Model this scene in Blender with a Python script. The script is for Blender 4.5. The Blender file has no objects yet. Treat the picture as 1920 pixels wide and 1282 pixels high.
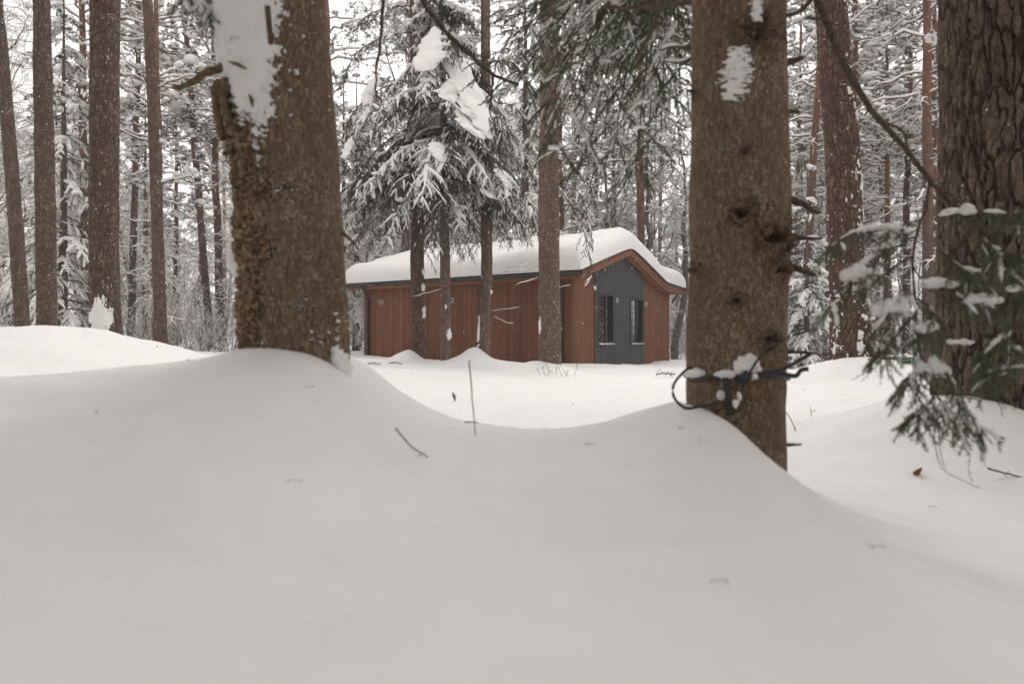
import bpy, math
import numpy as np

# ------------------------------------------------------------------ camera, sky, sun, exposure
C = bpy.context.scene
COL = C.collection
F, HY, EYE = 1350.0, 641.5, 0.6          # focal length in photo pixels, horizon row, eye height over the flat snow

cam = bpy.data.objects.new('camera', bpy.data.cameras.new('camera'))
COL.objects.link(cam)
cam.location = (0, 0, EYE)
cam.rotation_euler = (math.radians(90), 0, 0)
cam.data.sensor_width = 36
cam.data.lens = F / 1920 * 36
cam.data.clip_start, cam.data.clip_end = 0.05, 1500
cam.data.dof.use_dof = True
cam.data.dof.focus_distance = 17.0
cam.data.dof.aperture_fstop = 2.8
C.camera = cam

SUN_EL, SUN_AZ = math.radians(52), math.radians(15)      # soft light from beyond the house
w = bpy.data.worlds.new('World'); C.world = w; w.use_nodes = True
nt = w.node_tree
bg = nt.nodes['Background']; bg.inputs['Strength'].default_value = 0.15
sky = nt.nodes.new('ShaderNodeTexSky'); sky.sky_type = 'NISHITA'; sky.sun_disc = False
sky.sun_elevation, sky.sun_rotation = SUN_EL, SUN_AZ
sky.air_density, sky.dust_density, sky.ozone_density = 1.0, 6.0, 1.0
hsv = nt.nodes.new('ShaderNodeHueSaturation'); hsv.inputs['Saturation'].default_value = 0.0
mixs = nt.nodes.new('ShaderNodeMix'); mixs.data_type = 'RGBA'
mixs.inputs[0].default_value = 0.75                       # the overcast layer: an even white deck over the clear sky
mixs.inputs[7].default_value = (8.75, 8.3, 8.0, 1)
nt.links.new(sky.outputs[0], hsv.inputs['Color'])
nt.links.new(hsv.outputs[0], mixs.inputs[6])
nt.links.new(mixs.outputs[2], bg.inputs['Color'])

sl = bpy.data.lights.new('sun', 'SUN'); sl.energy = 0.3; sl.angle = math.radians(35); sl.color = (1, 0.97, 0.93)
so = bpy.data.objects.new('sun', sl); COL.objects.link(so)
so.rotation_euler = (math.radians(90) - SUN_EL, 0, math.radians(180) - SUN_AZ)

C.view_settings.view_transform = 'Standard'; C.view_settings.look = 'None'
C.view_settings.gamma = 1.0; C.view_settings.exposure = 0.36
C.render.engine = 'CYCLES'
C.cycles.max_bounces = 6; C.cycles.diffuse_bounces = 4; C.cycles.glossy_bounces = 3
C.cycles.use_denoising = True
R = np.random.default_rng(11)

# ------------------------------------------------------------------ numeric helpers
def at(px, py, d):
    return np.array([(px - 960) / F * d, d, EYE + (HY - py) / F * d])

def hash01(i, j, k=0, seed=0):
    with np.errstate(over='ignore'):
        h = (np.asarray(i).astype(np.int64) * 374761393 + np.asarray(j).astype(np.int64) * 668265263
             + np.asarray(k).astype(np.int64) * 2147483647 + seed * 974711) & 0xFFFFFFFF
        h = ((h ^ (h >> 13)) * 1274126177) & 0xFFFFFFFF
        h = ((h ^ (h >> 16)) * 2246822519) & 0xFFFFFFFF
        h = h ^ (h >> 15)
    return (h & 0xFFFFFF) / float(0xFFFFFF)

def vnoise2(x, y, seed=0, perx=None):
    xi, yi = np.floor(x), np.floor(y); fx, fy = x - xi, y - yi
    fx, fy = fx * fx * (3 - 2 * fx), fy * fy * (3 - 2 * fy)
    def h(a, b):
        a = np.mod(a, perx) if perx else a
        return hash01(a, b, 0, seed)
    return ((h(xi, yi) * (1 - fx) + h(xi + 1, yi) * fx) * (1 - fy) + (h(xi, yi + 1) * (1 - fx) + h(xi + 1, yi + 1) * fx) * fy) * 2 - 1

def fbm2(x, y, oct=4, seed=0, perx=None):
    o, a = 0, 1.0
    for i in range(oct):
        o = o + a * vnoise2(x, y, seed + i, perx); x, y, a = x * 2, y * 2, a * 0.5
        perx = perx * 2 if perx else None
    return o

def worley2(x, y, seed=0, perx=None):
    xi, yi = np.floor(x), np.floor(y)
    f1 = np.full(x.shape, 9.0); f2 = f1.copy(); cid = np.zeros(x.shape)
    for dx in (-1, 0, 1):
        for dy in (-1, 0, 1):
            cx, cy = xi + dx, yi + dy
            hx = np.mod(cx, perx) if perx else cx
            d = np.hypot(cx + 0.5 + 0.9 * (hash01(hx, cy, 1, seed) - .5) - x, cy + 0.5 + 0.9 * (hash01(hx, cy, 2, seed) - .5) - y)
            v = hash01(hx, cy, 3, seed)
            near = d < f1
            f2 = np.where(near, f1, np.minimum(f2, d)); cid = np.where(near, v, cid); f1 = np.where(near, d, f1)
    return f1, f2, cid

def sstep(a, b, x):
    t = np.clip((x - a) / (b - a), 0, 1); return t * t * (3 - 2 * t)

def unit(v):
    return v / np.maximum(np.linalg.norm(v, axis=-1, keepdims=True), 1e-9)

class MB:
    """collects arrays of points and faces into one mesh"""
    def __init__(s): s.v, s.f, s.m, s.n, s.a = [], [], [], 0, []
    def add(s, V, Fc, mat=0, tint=None):
        if len(V) == 0: return s
        V = np.asarray(V, float).reshape(-1, 3); s.v.append(V)
        s.f.append((np.asarray(Fc) + s.n, mat)); s.n += len(V)
        s.a.append(np.full(len(V), 0.5) if tint is None else (np.full(len(V), tint) if np.isscalar(tint) else np.asarray(tint).ravel()))
        return s
    def box(s, lo, hi, mat=0, tint=None):
        lo, hi = np.array(lo, float), np.array(hi, float)
        V = np.array([[(lo, hi)[i][0], (lo, hi)[j][1], (lo, hi)[k][2]] for i in (0, 1) for j in (0, 1) for k in (0, 1)])
        return s.add(V, [[0, 1, 3, 2], [4, 6, 7, 5], [0, 4, 5, 1], [2, 3, 7, 6], [0, 2, 6, 4], [1, 5, 7, 3]], mat, tint)
    def data(s):
        return s
    def build(s, name, mats, parent=None, smooth=True, attr=False):
        me = bpy.data.meshes.new(name)
        V = np.concatenate(s.v) if s.v else np.zeros((0, 3))
        me.vertices.add(len(V)); me.vertices.foreach_set('co', V.astype(np.float32).ravel())
        if s.f:
            loops = np.concatenate([f.ravel() for f, _ in s.f]).astype(np.int32)
            cnt = np.concatenate([np.full(len(f), f.shape[1]) for f, _ in s.f]).astype(np.int32)
            mi = np.concatenate([np.full(len(f), m) for f, m in s.f]).astype(np.int32)
            me.loops.add(len(loops)); me.polygons.add(len(cnt))
            me.loops.foreach_set('vertex_index', loops)
            me.polygons.foreach_set('loop_start', np.concatenate([[0], np.cumsum(cnt)[:-1]]).astype(np.int32))
            me.polygons.foreach_set('material_index', mi)
            me.polygons.foreach_set('use_smooth', np.full(len(cnt), smooth))
        if attr:
            me.attributes.new('tint', 'FLOAT', 'POINT').data.foreach_set('value', np.concatenate(s.a).astype(np.float32))
        me.update(calc_edges=True); me.validate()
        for m in (mats if isinstance(mats, (list, tuple)) else [mats]): me.materials.append(m)
        return link(name, me, parent)

def link(name, me, parent=None):
    o = bpy.data.objects.new(name, me); COL.objects.link(o)
    if parent is not None: o.parent = parent
    return o

def tag(o, label=None, cat=None, group=None, kind=None):
    if label: o['label'] = label
    if cat: o['category'] = cat
    if group: o['group'] = group
    if kind: o['kind'] = kind
    return o

def thing(name, label, cat, loc=(0, 0, 0), rz=0, group=None):
    o = bpy.data.objects.new(name, None); COL.objects.link(o)
    o.location = [float(c) for c in loc]; o.rotation_euler = (0, 0, rz); o.empty_display_size = 0.2
    return tag(o, label, cat, group)

# curve toolkit: arrays of curves (N, K, 3)
def resample(pts, K):
    pts = np.asarray(pts, float)
    # Catmull-Rom through the points
    n = len(pts); s = np.linspace(0, n - 1, K); i = np.clip(np.floor(s).astype(int), 0, n - 2); t = (s - i)[:, None]
    p0, p1, p2, p3 = pts[np.clip(i - 1, 0, n - 1)], pts[i], pts[i + 1], pts[np.clip(i + 2, 0, n - 1)]
    return 0.5 * (2 * p1 + (p2 - p0) * t + (2 * p0 - 5 * p1 + 4 * p2 - p3) * t ** 2 + (3 * p1 - p0 - 3 * p2 + p3) * t ** 3)

def curves(base, d, L, K, droop=0.0, wob=0.0, rng=R):
    base, d = np.asarray(base, float), unit(np.asarray(d, float)); N = len(base)
    L = np.broadcast_to(L, (N,)); droop = np.broadcast_to(droop, (N,))
    s = np.linspace(0, 1, K)
    P = base[:, None] + d[:, None] * (s[None] * L[:, None])[..., None]
    P[..., 2] -= (droop * L)[:, None] * s[None] ** 2
    if wob:
        j = rng.normal(0, 1, (N, K, 3)); j[:, 0] = 0
        P = P + np.cumsum(j, 1) * (wob * L / K)[:, None, None]
    return P

def point_on(P, idx, s):
    K = P.shape[1]; f = s * (K - 1); i = np.clip(np.floor(f).astype(int), 0, K - 2); t = (f - i)[..., None]
    a, b = P[idx, i], P[idx, i + 1]
    return a * (1 - t) + b * t, unit(b - a)

def children(P, m, s0, s1, ang, L, K, droop=0.0, wob=0.0, hang=0.0, up=0.0, planar=True, rng=R, taper=0.5):
    """m child curves on every curve of P, alternating sides"""
    N = len(P); idx = np.repeat(np.arange(N), m)
    s = (np.tile((np.arange(m) + .5) / m, N) + rng.uniform(-.4, .4, N * m) / m) * (s1 - s0) + s0
    b, T = point_on(P, idx, np.clip(s, 0, 0.999))
    upv = np.array([0, 0, 1.0])
    side = np.cross(T, upv); bad = np.linalg.norm(side, axis=1) < 0.15
    side[bad] = unit(rng.normal(0, 1, (bad.sum(), 3)) * [1, 1, .05]) if bad.any() else side[bad]
    side = unit(side); nrm = np.cross(side, T)
    if planar:
        phi = np.where(np.arange(N * m) % 2 == 0, 0.0, math.pi) + rng.normal(0, .35, N * m)
    else:
        phi = rng.uniform(0, 2 * math.pi, N * m)
    rad = side * np.cos(phi)[:, None] + nrm * np.sin(phi)[:, None]
    a = ang + rng.normal(0, .15, N * m)
    d = T * np.cos(a)[:, None] + rad * np.sin(a)[:, None]
    d = unit(d + upv * up - upv * hang)
    Lc = np.broadcast_to(L, (N,))[idx] if np.ndim(L) else np.full(N * m, float(L))
    Lc = Lc * (1 - taper * (s - s0) / max(s1 - s0, 1e-6)) * rng.uniform(.65, 1.2, N * m)
    return curves(b, d, Lc, K, droop, wob, rng), idx, s

def sweep(P, Rad, S=5, a=1.0, b=1.0, lift=0.0):
    """tubes round the curves; returns points and quads"""
    N, K, _ = P.shape
    T = unit(np.gradient(P, axis=1))
    vert = np.abs(T[..., 2]).mean(1) > 0.9
    ref = np.where(vert[:, None, None], np.array([1.0, 0, 0]), np.array([0, 0, 1.0]))
    side = unit(np.cross(T, np.broadcast_to(ref, T.shape))); nr = np.cross(side, T)
    Rad = np.broadcast_to(Rad, (N, K))
    th = np.linspace(0, 2 * math.pi, S, endpoint=False)
    V = P[:, :, None] + (side[:, :, None] * (np.cos(th) * a)[None, None, :, None] + nr[:, :, None] * (np.sin(th) * b)[None, None, :, None]) * Rad[:, :, None, None]
    if np.ndim(lift) or lift:
        V[..., 2] += np.broadcast_to(lift, (N, K))[:, :, None]
    n = np.arange(N)[:, None, None] * K * S; k = np.arange(K - 1)[None, :, None] * S; j = np.arange(S)[None, None, :]; j2 = (j + 1) % S
    Q = np.stack(np.broadcast_arrays(n + k + j, n + k + j2, n + k + S + j2, n + k + S + j), -1).reshape(-1, 4)
    return V.reshape(-1, 3), Q

def taper(r0, r1, K, N=None):
    t = np.linspace(0, 1, K)[None]
    r0 = np.atleast_1d(r0)[:, None]; r1 = np.atleast_1d(r1)[:, None]
    return r0 * (1 - t) + r1 * t

def needles(P, n, ln, wd, ang=0.8, rng=R, s0=0.0, s1=1.0, blade=False):
    N = len(P)
    if N == 0: return np.zeros((0, 3)), np.zeros((0, 3), int)
    idx = np.repeat(np.arange(N), n); s = rng.uniform(s0, s1, N * n)
    b, T = point_on(P, idx, np.clip(s, 0, .999))
    rnd = unit(rng.normal(0, 1, (N * n, 3))); rad = unit(np.cross(T, rnd))
    a = ang + rng.normal(0, .2, N * n)
    d = T * np.cos(a)[:, None] + rad * np.sin(a)[:, None]
    ln = ln * rng.uniform(.6, 1.2, N * n)[:, None]
    pp = unit(np.cross(d, rng.normal(0, 1, (N * n, 3)))) * wd
    V = np.stack([b - pp, b + pp, b + d * ln], 1).reshape(-1, 3)
    return V, np.arange(N * n * 3).reshape(-1, 3)

def ico(level):
    import bmesh
    bm = bmesh.new(); bmesh.ops.create_icosphere(bm, subdivisions=level, radius=1)
    V = np.array([v.co[:] for v in bm.verts]); Fc = np.array([[v.index for v in f.verts] for f in bm.faces]); bm.free()
    return V, Fc
ICO = {k: ico(k) for k in (1, 2, 3, 4)}

def blobs(cen, size, level=1, rng=R, rough=0.18, flat=0.45):
    cen = np.asarray(cen, float); N = len(cen)
    if N == 0: return np.zeros((0, 3)), np.zeros((0, 3), int)
    V0, F0 = ICO[level]; size = np.broadcast_to(size, (N, 3))
    lob = sum(np.sin(V0 @ rng.normal(0, 2.2, (3,)) + 0)[None] * 0 for _ in range(1))
    ph = rng.uniform(0, 6.28, (N, 4, 1)); fr = rng.normal(0, 2.0, (4, 3))
    r = 1 + rough * sum(np.sin((V0 @ fr[i])[None] + ph[:, i]) for i in range(4)) * 0.6
    V = V0[None] * r[..., None]
    V[..., 2] = np.where(V[..., 2] < 0, V[..., 2] * flat, V[..., 2])
    V = V * size[:, None]
    a = rng.uniform(0, 6.28, N); ca, sa = np.cos(a)[:, None], np.sin(a)[:, None]
    V = np.stack([V[..., 0] * ca - V[..., 1] * sa, V[..., 0] * sa + V[..., 1] * ca, V[..., 2]], -1) + cen[:, None]
    return V.reshape(-1, 3), (F0[None] + np.arange(N)[:, None, None] * len(V0)).reshape(-1, 3)

def snow_tubes(P, rad, S=5, width=1.3, lift=0.7, rng=R):
    """snow lying along the top of curves: thick where the curve lies flat, thin where it stands"""
    N, K, _ = P.shape
    T = unit(np.gradient(P, axis=1)); hz = np.sqrt(np.clip(1 - T[..., 2] ** 2, 0, 1)) ** .7
    s = np.linspace(0, 1, K); env = np.clip(np.minimum(s * 8 + .25, (1 - s) * 5 + .05), 0, 1)
    rr = np.atleast_1d(rad)[:, None] * env[None] * (0.25 + .75 * hz) * rng.uniform(.7, 1.25, (N, K))
    return sweep(P, rr, S, width, 1.0, rr * lift)

# ------------------------------------------------------------------ materials
class NT:
    def __init__(s, name):
        s.m = bpy.data.materials.new(name); s.m.use_nodes = True; s.t = s.m.node_tree
        s.p = s.t.nodes['Principled BSDF']; s.x = None
    def n(s, typ, **kw):
        nd = s.t.nodes.new(typ)
        for k, v in kw.items():
            if k.startswith('_'): setattr(nd, k[1:], v)
            else: nd.inputs[k.replace('__', ' ')].default_value = v
        return nd
    def l(s, a, b): s.t.links.new(a, b)
    def coord(s, scale=(1, 1, 1), kind='Object'):
        tc = s.n('ShaderNodeTexCoord'); mp = s.n('ShaderNodeMapping'); mp.inputs['Scale'].default_value = scale
        s.l(tc.outputs[kind], mp.inputs['Vector']); return mp.outputs[0]
    def noise(s, vec, scale, detail=4, rough=.55, dist=0):
        nd = s.n('ShaderNodeTexNoise'); nd.inputs['Scale'].default_value = scale; nd.inputs['Detail'].default_value = detail
        nd.inputs['Roughness'].default_value = rough; nd.inputs['Distortion'].default_value = dist
        s.l(vec, nd.inputs['Vector']); return nd.outputs['Fac']
    def voro(s, vec, scale, feat='DISTANCE_TO_EDGE', out='Distance'):
        nd = s.n('ShaderNodeTexVoronoi', _feature=feat); nd.inputs['Scale'].default_value = scale
        s.l(vec, nd.inputs['Vector']); return nd.outputs[out]
    def ramp(s, fac, stops):
        nd = s.n('ShaderNodeValToRGB'); cr = nd.color_ramp
        while len(cr.elements) < len(stops): cr.elements.new(.5)
        for e, (p, c) in zip(cr.elements, stops): e.position = p; e.color = (*c, 1) if len(c) == 3 else c
        s.l(fac, nd.inputs[0]); return nd.outputs[0]
    def mix(s, fac, a, b, mode='MIX'):
        nd = s.n('ShaderNodeMix', _data_type='RGBA', _blend_type=mode)
        for sock, v in ((nd.inputs[0], fac), (nd.inputs[6], a), (nd.inputs[7], b)):
            if hasattr(v, 'is_output'): s.l(v, sock)
            else: sock.default_value = v if not isinstance(v, tuple) else ((*v, 1) if len(v) == 3 else v)
        return nd.outputs[2]
    def math(s, op, a, b=0.0, clamp=False):
        nd = s.n('ShaderNodeMath', _operation=op, _use_clamp=clamp)
        for sock, v in ((nd.inputs[0], a), (nd.inputs[1], b)):
            if hasattr(v, 'is_output'): s.l(v, sock)
            else: sock.default_value = v
        return nd.outputs[0]
    def rng(s, v, a, b, c=0.0, d=1.0):
        nd = s.n('ShaderNodeMapRange'); s.l(v, nd.inputs[0])
        for i, q in enumerate((a, b, c, d)): nd.inputs[i + 1].default_value = q
        return nd.outputs[0]
    def attr(s, name='tint'):
        nd = s.n('ShaderNodeAttribute'); nd.attribute_name = name; return nd.outputs['Fac']
    def bump(s, h, dist, strength=1.0):
        nd = s.n('ShaderNodeBump'); nd.inputs['Distance'].default_value = dist; nd.inputs['Strength'].default_value = strength
        s.l(h, nd.inputs['Height']); s.l(nd.outputs[0], s.p.inputs['Normal'])
    def done(s, col, rough=.8, spec=.3):
        if hasattr(col, 'is_output'): s.l(col, s.p.inputs['Base Color'])
        else: s.p.inputs['Base Color'].default_value = (*col, 1)
        s.p.inputs['Roughness'].default_value = rough; s.p.inputs['Specular IOR Level'].default_value = spec
        return s.m

SNOWC = (.86, .845, .83)
def snow_mat(name, bump=0.004, sc=30):
    t = NT(name); v = t.coord()
    n = t.noise(v, sc, 5, .6)
    n2 = t.noise(v, sc * 7, 2, .6)
    t.bump(t.math('ADD', n, t.math('MULTIPLY', n2, .35)), bump)
    return t.done(t.mix(n, (.82, .805, .79), (.88, .87, .86)), .65, .25)
M_ground = snow_mat('ground_snow', .003, 9)
M_snow = snow_mat('branch_snow', .006, 25)
M_roofsnow = snow_mat('roof_snow', .02, 5)

def bark_mat(name, dark, mid, light, sx, sz, bumpd=.012, orange=None, oz=(4, 8), fleck=0.0, lichen=0.0, hero=False):
    t = NT(name); v = t.coord((1, 1, sz))
    n = t.noise(v, sx * .6, 5, .62, .4)
    e = t.voro(v, sx)
    cell = t.voro(v, sx, 'F1', 'Color')
    fur = t.rng(e, 0.0, .16)
    cellv = t.n('ShaderNodeSeparateColor'); t.l(cell, cellv.inputs[0])
    col = t.ramp(n, [(.25, dark), (.5, mid), (.78, light)])
    col = t.mix(t.math('MULTIPLY', cellv.outputs[0], .35 if hero else .55), col, tuple(c * 1.5 for c in light))
    if not hero: col = t.mix(fur, tuple(c * .55 for c in dark), col)
    fine = t.noise(t.coord((1, 1, .6)), 160, 4, .7)
    col = t.mix(.5, col, t.ramp(fine, [(.3, tuple(c * .45 for c in dark)), (.7, tuple(min(1, c * 1.5) for c in light))]))
    if hero:
        a = t.attr('tint'); col = t.mix(t.rng(a, 0, .9, .45, 0), col, tuple(c * .5 for c in dark)); col = t.mix(t.rng(a, .35, 1, .0, .42), col, tuple(min(1, c * 1.45) for c in light))
        pt = t.noise(t.coord((1, 1, .7)), 5, 4, .6); col = t.mix(t.rng(pt, .42, .68, 0, .5), col, tuple(c * .6 for c in mid))
    if orange:
        z = t.n('ShaderNodeSeparateXYZ'); tc = t.n('ShaderNodeTexCoord'); t.l(tc.outputs['Object'], z.inputs[0])
        f = t.rng(z.outputs[2], *oz)
        on = t.noise(t.coord((1, 1, .5)), 9, 3)
        f = t.math('MULTIPLY', f, t.rng(on, .35, .6), True)
        col = t.mix(f, col, t.mix(n, orange, tuple(c * 1.6 for c in orange)))
    if lichen:
        ln = t.noise(t.coord(), 14, 4, .7)
        col = t.mix(t.rng(ln, .56, .66, 0, lichen), col, (.27, .265, .215))
    if fleck:
        g = t.n('ShaderNodeNewGeometry'); sp = t.n('ShaderNodeSeparateXYZ'); t.l(g.outputs['Normal'], sp.inputs[0])
        fn = t.noise(t.coord((1, 1, .8)), 42, 3, .65)
        big = t.noise(t.coord((1, 1, .6)), 6, 3)
        thr = t.math('ADD', fn, t.math('ADD', t.math('MULTIPLY', sp.outputs[0], .05), t.math('MULTIPLY', t.math('SUBTRACT', big, .5), .35)))
        col = t.mix(t.rng(thr, .70 - fleck * .1, .72 - fleck * .1), col, SNOWC)
    h = t.math('ADD', t.math('MULTIPLY', fur, .7), t.math('MULTIPLY', fine, .5))
    t.bump(t.math('ADD', h, n), bumpd)
    return t.done(col, .9, .15)

M_bark_hero = bark_mat('spruce_bark', (.135, .088, .057), (.255, .177, .118), (.37, .27, .185), 55, .55, .007, lichen=.34, hero=True)
M_bark_crag = bark_mat('craggy_bark', (.115, .074, .046), (.27, .185, .115), (.46, .34, .215), 45, .8, .008, lichen=.2, hero=True)
M_bark_plate = bark_mat('plated_pine_bark', (.074, .053, .040), (.145, .107, .080), (.22, .172, .135), 38, .35, .008, hero=True)
M_bark_red = bark_mat('red_pine_bark', (.092, .053, .042), (.16, .097, .076), (.21, .14, .112), 34, .35, .012, fleck=.10, hero=True)
M_bark_brown = bark_mat('brown_pine_bark', (.084, .057, .044), (.150, .103, .080), (.20, .147, .117), 30, .3, .012, fleck=.02, hero=True)
M_bark_grey = bark_mat('grey_spruce_bark', (.10, .068, .052), (.18, .126, .098), (.25, .185, .15), 30, .4, .012, fleck=.12, hero=True)
M_bark_pine = bark_mat('pine_bark', (.065, .040, .033), (.115, .072, .058), (.16, .108, .088), 22, .35, .02, orange=(.20, .085, .045), oz=(4.0, 8.5), fleck=.3)
M_bark_bare = bark_mat('bare_tree_bark', (.06, .052, .045), (.11, .098, .085), (.17, .155, .14), 20, .5, .01, fleck=.55)
M_twig = bark_mat('twig_bark', (.06, .045, .034), (.10, .074, .055), (.14, .105, .08), 60, .5, .003)

def needle_mat(name, a, b, c):
    t = NT(name); v = t.coord()
    n = t.noise(v, 2.3, 3); n2 = t.noise(v, 45, 2)
    col = t.mix(t.rng(n, .35, .65), a, b); col = t.mix(t.rng(n2, .45, .7), col, c)
    return t.done(col, .6, .3)
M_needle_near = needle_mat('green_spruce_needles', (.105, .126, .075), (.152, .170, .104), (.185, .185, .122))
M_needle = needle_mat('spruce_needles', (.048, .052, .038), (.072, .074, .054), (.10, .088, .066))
M_needle_pine = needle_mat('pine_needles', (.040, .045, .036), (.062, .066, .050), (.088, .078, .062))

def plain(name, col, rough=.5, spec=.4, metal=0.0, n=0.15, sc=8):
    t = NT(name); f = t.noise(t.coord(), sc, 5)
    t.p.inputs['Metallic'].default_value = metal
    return t.done(t.mix(f, tuple(c * (1 - n) for c in col), tuple(min(1, c * (1 + n)) for c in col)), rough, spec)
M_dark = plain('anthracite_metal', (.030, .034, .038), .45, .5)
M_frame = plain('dark_frame', (.018, .020, .022), .4, .5)
M_strap = plain('black_strap', (.022, .022, .025), .45, .5, n=.3, sc=60)
M_green = plain('green_paint', (.035, .16, .075), .5, .4)
M_post = plain('weathered_post', (.33, .30, .22), .8, .2, n=.3)
M_straw = plain('dry_straw', (.30, .25, .19), .8, .2)
M_leaf = plain('dry_leaf', (.24, .095, .030), .7, .2, n=.4, sc=60)
M_needle_red = plain('fallen_needle', (.30, .15, .11), .7, .2)
M_vent = plain('pale_vent_ring', (.55, .55, .52), .4, .4)
M_inside = plain('dark_interior', (.012, .012, .012), .8, .2)
M_wire = plain('galvanised_wire', (.22, .21, .20), .5, .4)

def wood_mat(name, base):
    t = NT(name); a = t.attr('tint')
    g = t.noise(t.coord((1, 1, .035)), 70, 5, .65, .6)
    g2 = t.noise(t.coord((1, 1, .25)), 4, 4, .6)
    col = t.mix(a, tuple(c * .48 for c in base), tuple(c * q for c, q in zip(base, (1.5, 1.55, 1.55))))
    col = t.mix(t.rng(g, .38, .7), col, tuple(c * .5 for c in base))
    col = t.mix(t.rng(g2, .45, .75, 0, .2), col, tuple(c * q for c, q in zip(base, (1.5, 1.55, 1.6))))
    t.bump(g, .002)
    return t.done(col, .6, .25)
M_wood = wood_mat('stained_cladding', (.200, .083, .042))
M_wood2 = wood_mat('stained_trim', (.25, .112, .058))

def siding_mat():
    t = NT('grey_metal_siding')
    n = t.noise(t.coord((1, 1, .3)), 5, 5)
    return t.done(t.mix(n, (.046, .049, .052), (.062, .066, .069)), .42, .5)
M_siding = siding_mat()

def glass_mat():
    t = NT('window_glass'); t.p.inputs['IOR'].default_value = 4.0
    n = t.noise(t.coord(), 1.2, 2); t.bump(n, .006)
    return t.done((.012, .013, .013), .03, .5)
M_glass = glass_mat()

# ------------------------------------------------------------------ the snow ground
kx = 2.45 / F
crest_px = [(-900, 800), (-400, 750), (0, 712), (200, 697), (350, 681), (450, 660), (500, 650), (560, 652), (600, 663), (640, 690), (680, 733), (760, 787),
            (850, 820), (1000, 840), (1150, 817), (1250, 777), (1300, 757), (1345, 778), (1400, 838), (1470, 893), (1540, 935), (1640, 972), (1800, 1008), (2100, 1040), (2600, 1062)]
_cx = np.array([(a - 960) * kx for a, b in crest_px]); _cy = np.array([(HY - b) * kx for a, b in crest_px])
_gx = np.linspace(-3.4, 3.0, 1400); _g = np.interp(_gx, _cx, _cy)
_k = np.exp(-.5 * (np.arange(-40, 41) * (_gx[1] - _gx[0]) / .035) ** 2); _k /= _k.sum()
_g = np.convolve(np.pad(_g, 40, 'edge'), _k, 'valid')

MOUNDS = []       # x, y, amplitude, sigma left, sigma right, sigma y, power
def mound(px, d, amp, sl_, sr, sy, pw=2.0): MOUNDS.append(((px - 960) / F * d, d, amp, sl_, sr, sy, pw))
mound(95, 8.6, .62, 4.0, 1.05, 1.5, 2.8)
mound(330, 12.0, .18, 2.5, 2.0, 3.0)
mound(1637, 9.4, .27, .75, .5, .55)
mound(1560, 9.6, .12, 1.3, .8, .7)
mound(1790, 4.0, .30, .45, .6, .55)
mound(768, 18.1, .32, .32, .24, .5)
mound(838, 17.4, .10, .3, .3, .35)
mound(890, 17.7, .35, .28, .24, .5)
mound(935, 17.5, .10, .6, .6, .5)
mound(1008, 14.8, .24, .40, .34, .4)
mound(1056, 14.9, .10, .30, .3, .35)
mound(1140, 18.6, .08, .9, .9, .5)
mound(1270, 24.5, .10, .6, .9, .8)

def ground_e(x, y):
    """snow height relative to the eye"""
    r = np.hypot(x, y)
    far = -.59 - .028 * np.clip(x, -14, 12) * sstep(5, 16, y)
    far = far + .16 * sstep(3.0, 6.5, x) * np.exp(-((y - 9) / 5) ** 2)
    far = far + .10 * np.exp(-((y - 6.2) / 1.0) ** 2) * sstep(-2.4, -.6, -x) * 0
    und = (.036 * fbm2(x * .55 + 3, y * 1.1, 3, 5) + .026 * fbm2(x * .9, y * 2.6 + 7, 3, 9)) * sstep(3.5, 6, r)
    far = far + und + .25 * fbm2(x * .05, y * .05, 2, 3) * sstep(28, 60, r)
    for (mx, my, a, l, rr, sy, pw) in MOUNDS:
        dx = np.abs(x - mx) / np.where(x < mx, l, rr)
        far = far + a * np.exp(-.5 * dx ** pw - .5 * ((y - my) / sy) ** 2)
    c = np.interp(x, _gx, _g)
    near = -.42 - .30 * sstep(-.3, 2.4, x)
    front = near + (c - near) * sstep(.75, 2.5, y) 
    e = front + (far - front) * sstep(2.62, 4.7 - .5 * np.clip(x, -1, 1), y)
    e = e + (.016 * fbm2(x * 1.5, y * 2.4, 3, 21) + .004 * fbm2(x * 9, y * 9, 2, 31)) * sstep(.2, .8, r)
    # shallow wells round the nearest trunks
    return e

def gz(x, y):
    return float(ground_e(np.array([float(x)]), np.array([float(y)]))[0] + EYE)

af = np.radians(np.linspace(-52, 52, 1050)); ab = np.radians(np.linspace(52, 308, 110))[1:-1]
ang = np.concatenate([af, ab]); rr = np.geomspace(.12, 420, 460)
A, RR = np.meshgrid(ang, rr); GX, GY = RR * np.sin(A), RR * np.cos(A)
GZ = ground_e(GX, GY) + EYE
na, nr = len(ang), len(rr)
i = np.arange(nr - 1)[:, None] * na; j = np.arange(na)[None]; j2 = (j + 1) % na
Q = np.stack(np.broadcast_arrays(i + j, i + j2, i + na + j2, i + na + j), -1).reshape(-1, 4)[:, ::-1]
g = MB().add(np.stack([GX, GY, GZ], -1), Q)
cv = np.array([[0, 0, GZ[0].mean()]] + [[GX[0, k], GY[0, k], GZ[0, k]] for k in range(na)])
g.add(cv, np.array([[0, 1 + (k + 1) % na, 1 + k] for k in range(na)]))
tag(g.build('snow_ground', M_ground), kind='structure')

# ------------------------------------------------------------------ the house
Gd, Ld = np.array([.536, .844]), np.array([-.844, .536])
C0 = np.array([1.704, 19.5])
house = thing('wooden_house', 'low wooden house with reddish cladding, grey metal gable and thick snow on its roof', 'house', (C0[0], C0[1], 0), math.atan2(Gd[1], Gd[0]))
E = EYE
def roof_z(t):                      # top of the roof over the gable
    return E + np.where(t < 6.14, 2.90 - .29 * np.abs(t - 3.1), 2.018 - .04 * (t - 6.14))
ZB = -.9
T_R, U_L = 7.22, 7.77
def under(t): return float(roof_z(np.array(t))) - .26

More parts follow.
